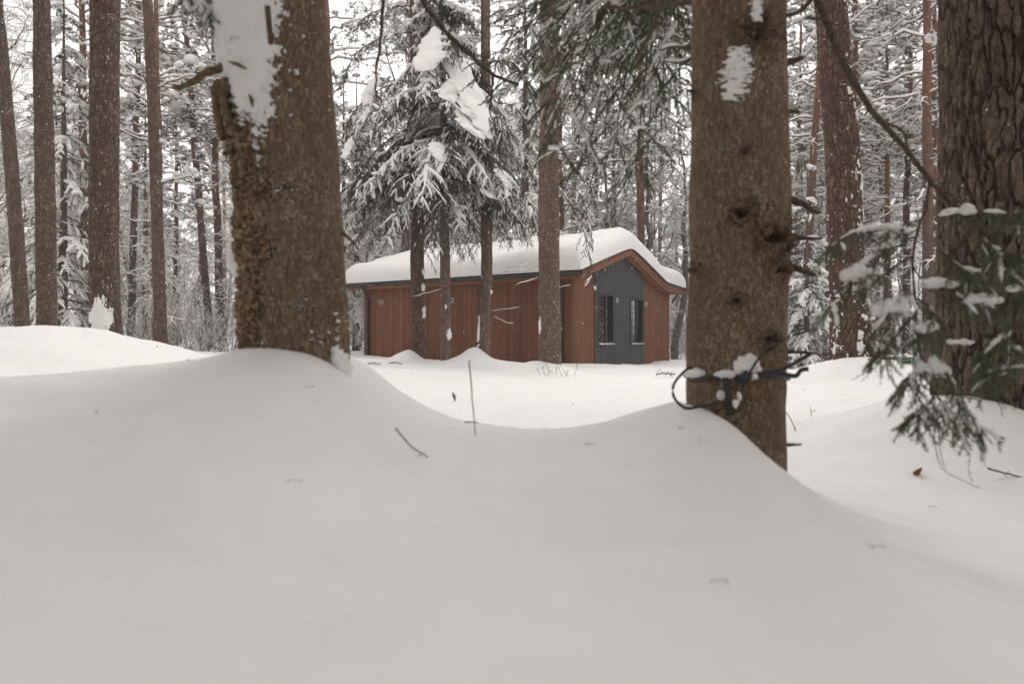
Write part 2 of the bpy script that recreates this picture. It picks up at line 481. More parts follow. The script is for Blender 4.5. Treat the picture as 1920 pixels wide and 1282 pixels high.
def boards(mb, fixed, a0, a1, axis, top, out, wdt=.078):
    n = int(round((a1 - a0) / wdt)); ws = (a1 - a0) / n
    for k in range(n):
        b0, b1 = a0 + k * ws + .003, a0 + (k + 1) * ws - .003
        dpt = .022 + R.uniform(-.002, .002)
        z1a, z1b = top(b0), top(b1)
        f0, f1 = fixed, fixed + out * dpt
        if axis == 'u': P = [(f, b, z) for f in (f0, f1) for b, zt in ((b0, z1a), (b1, z1b)) for z in (ZB, zt)]
        else: P = [(b, f, z) for f in (f0, f1) for b, zt in ((b0, z1a), (b1, z1b)) for z in (ZB, zt)]
        mb.add(P, [[0, 1, 3, 2], [4, 6, 7, 5], [0, 4, 5, 1], [2, 3, 7, 6], [0, 2, 6, 4], [1, 5, 7, 3]], 0, float(np.clip(R.normal(.5, .24), 0, 1)))
mb = MB(); boards(mb, 0.0, 0.0, U_L, 'u', lambda b: under(0.0) + .02, -1); mb.build('wall', M_wood, house, False, True)
mb = MB(); boards(mb, 0.0, -.02, 1.20, 't', under, -1); mb.build('wall', M_wood, house, False, True)
mb = MB(); boards(mb, 0.0, 4.82, T_R, 't', under, -1); mb.build('wall', M_wood, house, False, True)
mb = MB(); boards(mb, U_L, 0.0, T_R, 't', under, 1); mb.build('wall', M_wood, house, False, True)
mb = MB(); boards(mb, T_R, 0.0, U_L, 'u', lambda b: under(T_R), 1); mb.build('wall', M_wood, house, False, True)
# inner shell (dark rooms behind the panes)
mb = MB()
for lo, hi in (((.02, .02, ZB), (.06, U_L - .02, 2.2)), ((T_R - .06, .02, ZB), (T_R - .02, U_L - .02, 2.0)), ((.06, U_L - .06, ZB), (T_R - .06, U_L - .02, 2.0)),
               ((.06, .9, ZB), (T_R - .06, .94, 2.4))):
    mb.box(lo, hi)
mb.build('inner_wall', M_inside, house, False)

WIN = [(1.344, 2.42), (3.69, 4.72)]; WZ0, WZ1 = E - .03, E + 1.40
# metal siding: trapezoid ribs, split round the windows
pts = []
t = 1.20
while t < 4.82 - .01:
    for dt, o in ((0, .006), (.022, .006), (.028, .040), (.1448, .040)): pts.append((t + dt, o))
    t += .1508
pts = [p for p in pts if p[0] < 4.82] + [(4.82, .012)]
def off(tt): return float(np.interp(tt, [p[0] for p in pts], [p[1] for p in pts]))
ts = sorted(set([p[0] for p in pts] + [x for wv in WIN for x in wv]))
mb = MB()
for a, b in zip(ts[:-1], ts[1:]):
    m = (a + b) / 2; spans = [(ZB, None)]
    for w0, w1 in WIN:
        if w0 < m < w1: spans = [(ZB, WZ0), (WZ1, None)]
    for z0, z1 in spans:
        oa, ob = -off(a), -off(b)
        za, zb_ = (under(a), under(b)) if z1 is None else (z1, z1)
        mb.add([(a, oa, z0), (b, ob, z0), (b, ob, zb_), (a, oa, za)], [[0, 1, 2, 3]])
for tt in (1.20, 4.82):
    mb.box((tt - .03, -.045, ZB), (tt + .03, -.0, under(tt) - .02))
mb.build('metal_siding', M_siding, house, False)

for (w0, w1) in WIN:
    wn = MB(); f = .055
    for lo, hi in (((w0 - .03, -.05, WZ0 - .03), (w0 + f, .09, WZ1 + .03)), ((w1 - f, -.05, WZ0 - .03), (w1 + .03, .09, WZ1 + .03)),
                   ((w0 + f, -.048, WZ1 - f), (w1 - f, .088, WZ1 + .028)), ((w0 + f, -.048, WZ0 - .028), (w1 - f, .088, WZ0 + f))):
        wn.box(lo, hi)
    wf = wn.build('window', M_frame, house, False)
    MB().box((w0 + f, .045, WZ0 + f), (w1 - f, .055, WZ1 - f)).build('pane', M_glass, wf, False)
    mu = MB(); mt = w0 + (w1 - w0) * .62
    mu.box((mt - .035, .02, WZ0 + f), (mt + .035, .044, WZ1 - f)); mu.build('mullion', M_frame, wf, False)
    sn = MB(); V, Fc = blobs([((w0 + w1) / 2, -.075, WZ0 - .035)], [((w1 - w0) / 2 + .02, .05, .035)], 3, R, .05)
    MB().box((w0 - .05, -.11, WZ0 - .06), (w1 + .05, -.051, WZ0 - .035)).build('sill', M_dark, wf, False)
    ss = MB(); P = np.stack([np.linspace(w0 - .03, w1 + .02, 14), np.full(14, -.085), np.full(14, WZ0 - .03)], -1)[None]
    V, Q = sweep(P, np.array([[.004] + list(R.uniform(.02, .032, 12)) + [.004]]), 8, 1.2, .8); ss.add(V, Q); ss.build('sill_snow', M_snow, wf)

# roof: wooden body, dark metal edge, gutters
prof = [(-.20, 0), (3.1, 0), (6.14, 0), (7.84, 0)]
def extrude_profile(mb, top, bot, u0, u1, tint=None):
    n = len(top); V = [(a, u, z) for u in (u0, u1) for a, z in top + bot[::-1]]; m = 2 * n
    Fq = [[k, (k + 1) % m, m + (k + 1) % m, m + k] for k in range(m)]
    mb.add(V, Fq, 0, tint)
    for k in range(n - 1):
        for o in (0, m):
            f = [o + k, o + k + 1, o + m - 2 - k, o + m - 1 - k]
            mb.f.append((np.array([f if o else f[::-1]]) + mb.n - len(V), 0))
tt = [-.20, 3.1, 6.14, 7.84]; zt = [float(roof_z(np.array(a))) for a in tt]
mb = MB(); extrude_profile(mb, [(a, z - .05) for a, z in zip(tt, zt)], [(a, z - .25) for a, z in zip(tt, zt)], -.30, 8.33, .7)
roof = mb.build('roof', M_wood2, house, False, True)
mb = MB(); tb = [-.23, 3.1, 6.14, 7.88]
extrude_profile(mb, [(a, float(roof_z(np.array(a))) + .012) for a in tb], [(a, float(roof_z(np.array(a))) - .048) for a in tb], -.335, 8.365)
mb.build('roof_edge', M_dark, roof, False)
mb = MB()      # plank lines on the barge board and under the eave
extrude_profile(mb, [(a, z - .09) for a, z in zip(tt, zt)], [(a, z - .17) for a, z in zip(tt, zt)], -.322, -.302, .35)
mb.build('barge_board', M_wood2, roof, False, True)
for tg in (-.29, 7.93):
    zg = float(roof_z(np.array(tg))) - .045
    th = np.linspace(math.pi, 2 * math.pi, 9)
    mb = MB()
    top = [(tg + .075 * math.cos(a), zg + .085 * math.sin(a)) for a in th]; bot = [(tg + .067 * math.cos(a), zg + .077 * math.sin(a)) for a in th]
    extrude_profile(mb, bot, top, -.36, 8.39)
    for u in np.arange(.1, 8.3, .75): mb.box((tg - .083, u, zg - .09), (tg + .083, u + .03, zg - .0))
    mb.build('gutter', M_dark, roof, False)
def downspout(tg, tw, u, zg):
    sgn = 1 if tw > tg else -1
    P = [(tg, u, zg - .05), (tg, u, zg - .15), (tg + (tw - tg) * .15, u, zg - .2), (tg + (tw - tg) * .85, u, zg - .42), (tw, u, zg - .5), (tw, u, zg - .7), (tw, u, ZB)]
    seg = np.concatenate([np.linspace(P[a], P[a + 1], 5)[:-1] for a in range(6)] + [np.array(P[6:])])
    V, Q = sweep(seg[None], .042, 10); mb = MB().add(V, Q)
    for z in (zg - .75, zg - 1.5, zg - 2.2): mb.box((tw - .05, u - .05, z), (tw + .05, u + .05, z + .035))
    mb.build('downspout', M_dark, house)
zg = float(roof_z(np.array(-.29))) - .045
downspout(-.29, -.085, .38, zg); downspout(-.29, -.085, U_L - .22, zg)
downspout(7.93, T_R + .085, -.10, float(roof_z(np.array(7.9))) - .045)

def vent(tv, u, z, face):
    th = np.linspace(0, 2 * math.pi, 24, endpoint=False); mb = MB()
    for r0, r1, h, mi in ((.052, .075, .03, 0), (0.0, .052, .022, 1)):
        V = []; 
        for r_, o in ((r0, h), (r1, h), (r1, 0.0)):
            for a in th:
                V.append((tv - .022 - o, u + r_ * math.cos(a), z + r_ * math.sin(a)) if face == 'u' else (tv + r_ * math.cos(a), u - .022 - o, z + r_ * math.sin(a)))
        Fq = [[k * 24 + q, k * 24 + (q + 1) % 24, (k + 1) * 24 + (q + 1) % 24, (k + 1) * 24 + q] for k in (0, 1) for q in range(24)]
        mb.add(V, Fq, mi)
    mb.build('vent', [M_vent, M_frame], house)
def wall_u(px):     # where the line of sight of a photo column meets the long wall
    k = (px - 960) / F; return (C0[0] - k * C0[1]) / (k * Ld[1] - Ld[0])
for px, py in ((716.5, 567), (848, 564)):
    u = wall_u(px); d = C0[1] + Ld[1] * u; vent(0, u, E + (HY - py) / F * d, 'u')
vent(3.05 - .37, -.014, E + (HY - 564) / F * 21.8, 't')
vent(5.02, 0, E + (HY - 571) / F * 23.7, 't')

# roof snow
def edge_axis(a0, a1, n_mid, rad):
    q = rad * (1 - np.cos(np.linspace(0, math.pi / 2, 9)))
    return np.concatenate([a0 + q, np.linspace(a0 + rad, a1 - rad, n_mid)[1:-1], a1 - q[::-1]])
ta, ua = edge_axis(-.34, 7.98, 90, .42), edge_axis(-.36, 8.42, 90, .40)
TT, UU = np.meshgrid(ta, ua)
def rnd_edge(d, r): return (1 - (1 - np.clip(d / r, 0, 1)) ** 2.6) ** (1 / 2.6)
prf = np.where(TT < 6.0, 2.90 - .29 * (np.sqrt((TT - 3.1) ** 2 + .30 ** 2) - .0), 0)
prf2 = 2.02 - .05 * (TT - 6.14)
base = np.maximum(prf, prf2 * (TT > 4.5)) if False else np.where(TT > 6.3, prf2, np.maximum(2.90 - .29 * np.sqrt((TT - 3.1) ** 2 + .30 ** 2), np.where(TT > 5, prf2, -9)))
thick = .56 + .05 * fbm2(TT * .7, UU * .7, 3, 41) + .05 * np.exp(-((TT - 3.1) / 1.2) ** 2)
thick = thick + .06 * sstep(3, -1, UU)
cl = rnd_edge(np.minimum(TT + .34, 7.98 - TT), .36 + .10 * vnoise2(UU * 1.3, UU * 0, 4)) * rnd_edge(np.minimum(UU + .36, 8.42 - UU), .40 + .12 * vnoise2(TT * 1.6, TT * 0, 6))
ZZ = E + base + .0 + thick * cl
ZZ = ZZ + .018 * fbm2(TT * 2.2, UU * 2.2, 3, 44) * cl + .014
bulge = .05 * np.sin(np.clip(cl, 0, 1) * math.pi)
X2 = TT + np.where(TT < .2, -bulge, np.where(TT > 7.6, bulge, 0)); Y2 = UU + np.where(UU < .2, -bulge, np.where(UU > 8.1, bulge, 0))
n0, n1 = TT.shape
i = np.arange(n0 - 1)[:, None] * n1; j = np.arange(n1 - 1)[None]
Q = np.stack(np.broadcast_arrays(i + j, i + j + 1, i + n1 + j + 1, i + n1 + j), -1).reshape(-1, 4)
mb = MB().add(np.stack([X2, Y2, ZZ], -1), Q); mb.build('roof_snow', M_roofsnow, house)

# ------------------------------------------------------------------ trunks in detail
class Trunk:
    """a trunk as a grid of points round an axis, with bark relief; patches of snow can be laid on it"""
    def __init__(s, axis, zs_r, z0, z1, nth, nz, relief, rng_seed=0):
        s.z = np.linspace(z0, z1, nz); s.th = np.linspace(0, 2 * math.pi, nth, endpoint=False)
        cx = np.interp(s.z, [a[2] for a in axis], [a[0] for a in axis]); cy = np.interp(s.z, [a[2] for a in axis], [a[1] for a in axis])
        r = np.interp(s.z, [a[0] for a in zs_r], [a[1] for a in zs_r])
        s.TH, s.Z = np.meshgrid(s.th, s.z); s.r = r[:, None]
        d, s.tint = relief(s.TH, s.Z, r.mean()); s.R = s.r + d
        s.dir = np.stack([np.cos(s.TH), np.sin(s.TH), np.zeros_like(s.TH)], -1)
        s.c = np.stack([np.broadcast_to(cx[:, None], s.Z.shape), np.broadcast_to(cy[:, None], s.Z.shape), s.Z], -1)
        s.P = s.c + s.dir * s.R[..., None]; s.nth, s.nz = nth, nz
        i = np.arange(nz - 1)[:, None] * nth; j = np.arange(nth)[None]; j2 = (j + 1) % nth
        s.Q = np.stack(np.broadcast_arrays(i + j, i + j2, i + nth + j2, i + nth + j), -1).reshape(-1, 4)
    def build(s, mats, parent, matmask=None, origin=(0, 0, 0)):
        mb = MB(); V = s.P.reshape(-1, 3) - np.array(origin)
        if matmask is None: mb.add(V, s.Q, 0, s.tint)
        else:
            m = matmask.ravel()[s.Q[:, 0]]; mb.add(V, s.Q[~m], 0, s.tint); mb.f.append((s.Q[m], 1))
        return mb.build('trunk', mats, parent, True, True)
    def patch(s, mask, thick, parent, name='snow_patch', origin=(0, 0, 0)):
        keep = (mask.ravel() > 0)[s.Q].any(1)
        h = np.where(mask > 0, .006 + thick * np.sqrt(np.clip(mask, 0, 1)), -.012)
        if not hasattr(s, 'Rs'):
            Rs = s.R
            for _ in range(2):
                Rs = sum(np.roll(Rs, k, 1) for k in range(-7, 8)) / 15; Rs = sum(np.roll(Rs, k, 0) for k in range(-7, 8)) / 15
            s.Rs = Rs
        base = np.where(mask > 0, s.Rs + .35 * np.maximum(s.R - s.Rs, 0), s.R)
        V = (s.c + s.dir * (np.maximum(base, s.R * (mask <= 0)) + h)[..., None]).reshape(-1, 3) - np.array(origin)
        q = s.Q[keep]; us, inv = np.unique(q, return_inverse=True)
        if len(us) == 0: return
        return MB().add(V[us], inv.reshape(q.shape)).build(name, M_snow, parent)

def per(th, r, cell):          # whole, even number of cells round the trunk
    n = max(4, 2 * int(round(math.pi * r / cell))); return th / (2 * math.pi) * n, n
def relief_flakes(seed, cell=.022, depth=.004, lump=.012):
    def f(TH, Z, r):
        x, n = per(TH, r, cell); x = x + .0
        wz = Z + .01 * vnoise2(x * .5, Z / .05, seed, None) * 0
        w_ = .75 * fbm2(x * .5 if n % 2 == 0 else x, Z / (cell * 2.2), 2, seed + 3, n // 2 if n % 2 == 0 else n)
        f1, f2, cid = worley2(x + w_, wz / (cell * 1.9) + .6 * vnoise2(x, Z / (cell * 1.5), seed + 13, n), seed, n)
        d = depth * (sstep(.0, .25, f2 - f1) - .6) + depth * .8 * (cid - .5)
        x4, n4 = per(TH, r, .16)
        d = d + lump * .5 * fbm2(x4, Z / .22, 3, seed + 7, n4)
        return d, cid * sstep(.05, .3, f2 - f1)
    return f
def relief_plates(seed, cell=.05, asp=3.2, depth=.02, lump=.015):
    def f(TH, Z, r):
        x, n = per(TH, r, cell)
        xx = x + .38 * fbm2(x * 1.0, Z / (cell * 1.6), 2, seed + 3, n)
        f1, f2, cid = worley2(xx, Z / (cell * asp), seed, n)
        e = sstep(0, .33, f2 - f1)
        x2, n2 = per(TH, r, cell * .22)
        fine = fbm2(x2, Z / (cell * .5), 2, seed + 9, n2)
        x4, n4 = per(TH, r, .3)
        d = depth * (e - .7) + depth * .28 * (cid - .5) + depth * .14 * fine + lump * fbm2(x4, Z / .5, 2, seed + 5, n4)
        return d, (.15 + .85 * cid) * e
    return f

def relief_crag(seed):
    '''crumbling bark: small thick chips over deep pits'''
    def f(TH, Z, r):
        x, n = per(TH, r, .024)
        wx = .8 * fbm2(x, Z / .022, 3, seed + 1, n); wz = .7 * fbm2(x, Z / .03, 3, seed + 2, n)
        f1, f2, cid = worley2(x + wx, Z / .032 + wz, seed, n)
        x2, n2 = per(TH, r, .010)
        g1, g2, gid = worley2(x2 + .6 * vnoise2(x2, Z / .012, seed + 5, n2), Z / .015 + .5 * vnoise2(x2, Z / .02, seed + 6, n2), seed + 4, n2)
        fine = fbm2(x2, Z / .010, 3, seed + 7, n2)
        x4, n4 = per(TH, r, .13)
        d = .016 * (sstep(0, .45, f2 - f1) - .6) + .020 * (cid - .5) + .006 * (gid - .5) + .003 * fine + .014 * fbm2(x4, Z / .16, 3, seed + 8, n4)
        return d, (.2 + .5 * cid + .4 * gid) * sstep(0, .3, f2 - f1)
    return f

def relief_fissures(seed, cell=.075, depth=.03):
    '''long ragged vertical plates parted by dark cracks'''
    def f(TH, Z, r):
        x, n = per(TH, r, cell)
        w_ = .55 * fbm2(x * 1.0, Z / .22, 3, seed + 1, n) + .12 * fbm2(x * 4, Z / .035, 2, seed + 2, n * 4)
        f1, f2, cid = worley2(x + w_, Z / (cell * 5.5) + .25 * vnoise2(x, Z / .1, seed + 6, n), seed, n)
        e = sstep(.0, .26, f2 - f1)
        g1, g2, gid = worley2(x * 2.5 + .5 * fbm2(x * 2, Z / .07, 2, seed + 8, n * 2), Z / (cell * 1.5), seed + 9, int(round(n * 2.5)) if False else None)
        sub = sstep(0, .3, g2 - g1)
        x2, n2 = per(TH, r, .012)
        fine = fbm2(x2, Z / .03, 3, seed + 4, n2)
        x4, n4 = per(TH, r, .35)
        d = depth * (e - .75) + depth * .22 * (sub - .5) * e + depth * .30 * (gid - .5) * e + depth * .10 * fine + .014 * fbm2(x4, Z / .6, 2, seed + 5, n4)
        return d, (.25 + .35 * cid + .4 * gid) * e * (.6 + .4 * sub)
    return f

def knot(mb, tr_c, th, z, r, length, rad, droop=.0, mat=0, lean=0.0):
    d = np.array([math.cos(th), math.sin(th), lean]); b = np.array(tr_c) + d * r * .8; b[2] = z
    P = curves([b], [d], length + r * .2, 7, droop, .12)
    V, Q = sweep(P, taper(rad * 1.6, rad * .55, 7), 7); mb.add(V, Q, mat)
    e = P[:, -1]; V, Fc = blobs(e, [(rad * .6, rad * .6, rad * .6)], 1, R, .3, 1); mb.add(V, Fc, mat)

# --- big spruce at the left of the view
B1D = 2.5
def px_axis(lst, d): return [at(x, y, d) for x, y in lst]
b1 = thing('spruce_tree', 'thick brown trunk with crumbling bark and a wide smear of snow on the near drift', 'tree', (at(550, 690, B1D)[0], B1D, gz(at(550, 690, B1D)[0], B1D)))
O1 = np.array(b1.location)
ax = [at(555, 900, B1D), at(552, 690, B1D), at(548, 520, B1D), at(536, 300, B1D), at(522, 150, B1D), at(508, 0, B1D), at(470, -600, B1D), at(430, -3000, B1D), at(420, -4600, B1D)]
ax = sorted(ax, key=lambda a: a[2])
rad1 = sorted([(at(0, 900, B1D)[2], .205), (at(0, 690, B1D)[2], .188), (at(0, 480, B1D)[2], .182), (at(0, 200, B1D)[2], .180), (at(0, 0, B1D)[2], .182), (at(0, -3000, B1D)[2], .14), (at(0, -4600, B1D)[2], .1)])
fl1, cr1 = relief_flakes(3, .012, .0024, .009), relief_crag(8)
def rel1(TH, Z, r):
    a, ta_ = fl1(TH, Z, r); b, tb_ = cr1(TH, Z, r)
    x4, n4 = per(TH, r, .1)
    m = sstep(-1.55, -2.0, TH - 2 * math.pi * (TH > math.pi) + .35 * fbm2(x4, Z / .10, 4, 77, n4)) 
    m = np.where((TH > math.pi * .62) & (TH <= math.pi), 1, m)
    return a * (1 - m) + (b - .010) * m, ta_ * (1 - m) + tb_ * m
t1 = Trunk(ax, rad1, at(0, 900, B1D)[2], at(0, -80, B1D)[2], 520, 620, rel1)
TH1 = t1.TH - 2 * math.pi * (t1.TH > math.pi)
crag = (TH1 < -1.78 - .35 * fbm2(per(t1.TH, t1.r.mean(), .1)[0], t1.Z / .10, 4, 77, per(t1.TH, t1.r.mean(), .1)[1])) | ((t1.TH > 1.95) & (t1.TH <= math.pi))
t1.build([M_bark_hero, M_bark_crag], b1, crag, O1)
up1 = Trunk(ax, rad1, at(0, -80, B1D)[2] - .01, at(0, -4600, B1D)[2], 40, 60, relief_flakes(4, .05, .004, .01))
up1.build([M_bark_hero], b1, None, O1).name = 'upper_trunk'
# wide snow smear: photo columns 405..525 at the top, narrowing to a tongue at row 320
PXc = 960 + t1.P[..., 0] / t1.P[..., 1] * F; PYc = HY - (t1.P[..., 2] - EYE) / t1.P[..., 1] * F
frontm = np.sin(t1.TH) < .25
edge = np.interp(PYc, [-200, 0, 60, 140, 190, 220, 260, 300, 335, 400], [540, 530, 527, 522, 524, 512, 498, 490, 478, 470]) + 12 * fbm2(PYc / 24, PXc / 40, 5, 5) - 4
low = np.interp(PXc, [380, 415, 440, 455, 470, 485, 500, 520], [130, 165, 190, 250, 225, 290, 260, 190]) + 22 * fbm2(PXc / 13, PYc / 45, 4, 15)
m = np.minimum((edge - PXc) / 42, (low - PYc) / 70) - .10 + .34 * fbm2(PXc / 6, PYc / 5, 4, 18) * (np.minimum((edge - PXc) / 42, (low - PYc) / 70) < .55)
holes = fbm2(PXc / 14, PYc / 26, 3, 33)
m = np.where(frontm, np.clip(m, -1, 1), -1) - np.where(holes > 1.05, .8, 0) - np.where((np.abs(PXc - 506 - (PYc - 60) * .1) < 5) & (PYc > 12) & (PYc < 88), 2, 0)
t1.patch(np.clip(m, -1, 1), .015, b1, 'snow_patch', O1)
m2 = np.where(frontm, sstep(.75, 1.1, fbm2(PXc / 8, PYc / 7, 3, 51) + .45 * fbm2(PXc / 60, PYc / 60, 2, 52) - .48 + .14 * (PYc > 560)) - .02, -1)
t1.patch(np.where((PYc > 330) | (PXc > 540), m2, -1), .004, b1, 'snow_speck', O1)
m3 = np.where(frontm, 1 - ((PXc - 640 - (PYc - 690) * .25) / 14) ** 2 - ((PYc - 685) / 38) ** 2 + .5 * fbm2(PXc / 8, PYc / 8, 2, 61), -1)
t1.patch(np.clip(m3, -1, 1), .012, b1, 'snow_patch', O1)
mb = MB()
V, Fc = blobs([at(446, 488, 2.45) - O1, at(440, 500, 2.46) - O1], [(.030, .035, .055), (.022, .03, .035)], 3, R, .12, .9); mb.add(V, Fc); mb.build('snow_cap', M_snow, b1)
# broken stubs and the hanging strip of bark at its left edge
mb = MB()
for pts_, r0, r1_ in (([at(420, 128, 2.42), at(390, 135, 2.40), at(355, 158, 2.38), at(322, 166, 2.36)], .017, .007),
                      ([at(418, 150, 2.40), at(404, 180, 2.38), at(410, 225, 2.38), at(418, 262, 2.38)], .02, .010),
                      ([at(425, 150, 2.38), at(420, 190, 2.36), at(428, 225, 2.37), at(440, 240, 2.4)], .020, .014),
                      ([at(448, 262, 2.42), at(436, 275, 2.38), at(424, 290, 2.36)], .016, .008)):
    P = resample(pts_, 14)[None] - O1; P = P + R.normal(0, .002, P.shape)
    V, Q = sweep(P, taper(r0, r1_, 14) * R.uniform(.8, 1.2, (1, 14)), 9); MB().add(V, Q).build('broken_branch', M_bark_crag, b1)
mb = MB()
V, Q = snow_tubes(resample([at(404, 126, 2.41), at(390, 130, 2.40), at(372, 140, 2.39)], 8)[None] - O1, .010); mb.add(V, Q); mb.build('branch_snow', M_snow, b1)
mb = MB()
for x0, y0, x1, y1 in ((428, 116, 462, 130), (466, 178, 474, 200)):
    q = np.array([[at(x0, y0, 2.30) - O1, at((x0 + x1) / 2 + 2, (y0 + y1) / 2 - 1, 2.285) - O1, at(x1, y1, 2.29) - O1]]); V, Q = sweep(q, np.array([[.002, .007, .003]]), 6); MB().add(V, Q).build('bark_scrap', M_bark_crag, b1)

# --- big spruce right of the middle
B2D = 2.5
p2 = at(1380, 790, B2D)
b2 = thing('spruce_tree', 'straight scaly spruce trunk tied with black straps, with dead stubs and drooping green boughs', 'tree', (p2[0], B2D, gz(p2[0], B2D)))
O2 = np.array(b2.location)
ax = sorted([at(1379, 980, B2D), at(1379, 780, B2D), at(1386, 400, B2D), at(1384, 0, B2D), at(1380, -3000, B2D), at(1380, -4600, B2D)], key=lambda a: a[2])
rad2 = sorted([(at(0, 980, B2D)[2], .166), (at(0, 780, B2D)[2], .163), (at(0, 400, B2D)[2], .168), (at(0, 0, B2D)[2], .156), (at(0, -3000, B2D)[2], .12), (at(0, -4600, B2D)[2], .08)])
t2 = Trunk(ax, rad2, at(0, 980, B2D)[2], at(0, -80, B2D)[2], 560, 720, relief_flakes(23, .0095, .0022, .009))
PXc = 960 + t2.P[..., 0] / t2.P[..., 1] * F; PYc = HY - (t2.P[..., 2] - EYE) / t2.P[..., 1] * F
frontm = np.sin(t2.TH) < .2
for kx_, ky_, kr in ((1417, 66, 22), (1388, 400, 17), (1452, 447, 22), (1381, 565, 10), (1440, 636, 13), (1303, 508, 9), (1300, 178, 7), (1465, 505, 14), (1395, 285, 9)):
    q = np.hypot(PXc - kx_, (PYc - ky_) * 1.25) / kr * (1 + .45 * fbm2(PXc / 9 + kr, PYc / 7, 3, int(kx_)))
    bumpv = np.where(frontm, .020 * np.exp(-(q - .95) ** 2 * 5) - .034 * np.exp(-(q * 1.5) ** 2), 0) * (kr / 16)
    t2.R = t2.R + bumpv; t2.P = t2.c + t2.dir * t2.R[..., None]; t2.tint = np.where(frontm, t2.tint * sstep(.7, 1.9, q), t2.tint)
t2.build([M_bark_hero], b2, None, O2)
up2 = Trunk(ax, rad2, at(0, -80, B2D)[2] - .01, at(0, -4600, B2D)[2], 40, 60, relief_flakes(24, .05, .004, .01))
up2.build([M_bark_hero], b2, None, O2).name = 'upper_trunk'
nse = fbm2(PXc / 9, PYc / 18, 3, 71)
ma = 1 - ((PXc - (1380 - (PYc - 140) * .12)) / np.interp(PYc, [80, 110, 150, 200], [14, 24, 30, 18])) ** 2 - np.maximum(0, np.abs(PYc - 138) - 38) ** 2 / 200 + .45 * nse + .9 * fbm2(PXc / 9, PYc / 3, 4, 72) - .20
mb_ = 1 - ((PXc - 1415) / 13) ** 2 - ((PYc - 22) / 34) ** 2 + .4 * nse + .8 * fbm2(PXc / 8, PYc / 3, 4, 73) - .1
for mm in (ma, mb_): t2.patch(np.where(frontm, np.clip(mm, -1, 1), -1), .005, b2, 'snow_patch', O2)
for cx_, cy_, w_, h_ in ((1400, 688, 26, 24), (1362, 702, 22, 8), (1306, 700, 18, 9), (1352, 742, 7, 10)):
    mm = 1 - ((PXc - cx_) / w_) ** 2 - ((PYc - cy_) / h_) ** 2 + .3 * nse
    t2.patch(np.where(frontm, np.clip(mm, -1, 1), -1), .022 if w_ > 15 else .008, b2, 'snow_patch', O2)
mb = MB()
C2 = at(1385, 400, B2D)
for px, py, ln, rd, th, lean, dr in ((1472, 375, .085, .012, -.35, -.25, .25), (1470, 450, .10, .008, -.3, .0, .1), (1472, 505, .075, .011, -.5, .0, .3), (1468, 490, .06, .008, -.8, .5, 0),
                                     (1465, 660, .125, .0045, -.25, .05, .1), (1462, 832, .05, .006, -.25, .1, 0), (1300, 178, .03, .008, 3.3, 0, 0), (1470, 215, .03, .010, -.2, 0, .1),
                                     (1472, 130, .05, .012, -.3, .2, 0), (1440, 640, .02, .012, -1.1, .1, 0), (1417, 70, .025, .016, -1.35, .1, 0), (1388, 402, .018, .011, -1.6, 0, 0), (1452, 447, .03, .015, -1.0, .1, 0)):
    c = at(1385, py, B2D) - O2; mb = MB(); knot(mb, c, th, c[2], .162, ln, rd, dr, 0, lean); mb.build('broken_branch', M_twig, b2)
mb = MB()
V, Fc = blobs([at(x, y, 2.33) - O2 for x, y in ((1352, 785), (1362, 800), (1374, 815), (1382, 828), (1345, 770), (1368, 782), (1376, 798), (1388, 840))], [(.020, .02, .022)] * 8, 3, R, .5, 1); mb.add(V, Fc); mb.build('root_burl', M_bark_crag, b2)

# straps tied round that trunk
sp = thing('strap', 'black plastic strap wound and knotted round the scaly spruce trunk with loose looping ends', 'strap', p2)
OS = np.array(sp.location)
def ribbon(pts_, w_, K=40, tw=0.0):
    P = resample(pts_, K)[None] - OS
    return sweep(P, np.full((1, K), w_), 8, .18, 1.0)
ring = [at(1379, 704, B2D) + np.array([.178 * math.cos(a), .178 * math.sin(a), .006 * math.sin(3 * a)]) for a in np.linspace(0, 2 * math.pi, 29)]
mb = MB(); V, Q = ribbon(ring, .0070, 90); mb.add(V, Q)
mb.build('band', M_strap, sp)
for nm, pts_, w_ in (('loose_end', [at(1400, 706, 2.32), at(1440, 700, 2.30), at(1470, 702, 2.31), at(1492, 705, 2.30), at(1502, 694, 2.30), at(1516, 692, 2.3)], .0075),
                     ('loose_end', [at(1396, 708, 2.32), at(1425, 702, 2.30), at(1465, 693, 2.3), at(1500, 675, 2.3), at(1522, 662, 2.3)], .006),
                     ('loop', [at(1300, 690, 2.38), at(1286, 694, 2.34), at(1264, 720, 2.32), at(1264, 745, 2.32), at(1285, 765, 2.30), at(1315, 762, 2.31), at(1345, 757, 2.32)], .0048),
                     ('loose_end', [at(1360, 708, 2.31), at(1364, 730, 2.30), at(1368, 750, 2.3), at(1366, 775, 2.31)], .010),
                     ('loose_end', [at(1398, 712, 2.31), at(1385, 745, 2.30), at(1372, 780, 2.31), at(1378, 815, 2.30), at(1384, 840, 2.30)], .006),
                     ('loose_end', [at(1402, 706, 2.31), at(1425, 670, 2.29), at(1455, 650, 2.30), at(1472, 636, 2.32)], .004)):
    mb = MB(); V, Q = ribbon(pts_, w_); mb.add(V, Q); mb.build(nm, M_strap, sp)
mb = MB(); V, Fc = blobs([at(1399, 707, 2.31) - OS, at(1392, 712, 2.315) - OS], [(.016, .014, .014), (.012, .01, .012)], 2, R, .3, 1); mb.add(V, Fc); mb.build('knot', M_strap, sp)
mb = MB(); V, Fc = blobs([at(1386, 742, 2.29) - OS, at(1380, 757, 2.29) - OS, at(1416, 706, 2.29) - OS], [(.008, .008, .014), (.010, .008, .014), (.012, .008, .008)], 2, R, .3, 1); mb.add(V, Fc); mb.build('strap_snow', M_snow, sp)

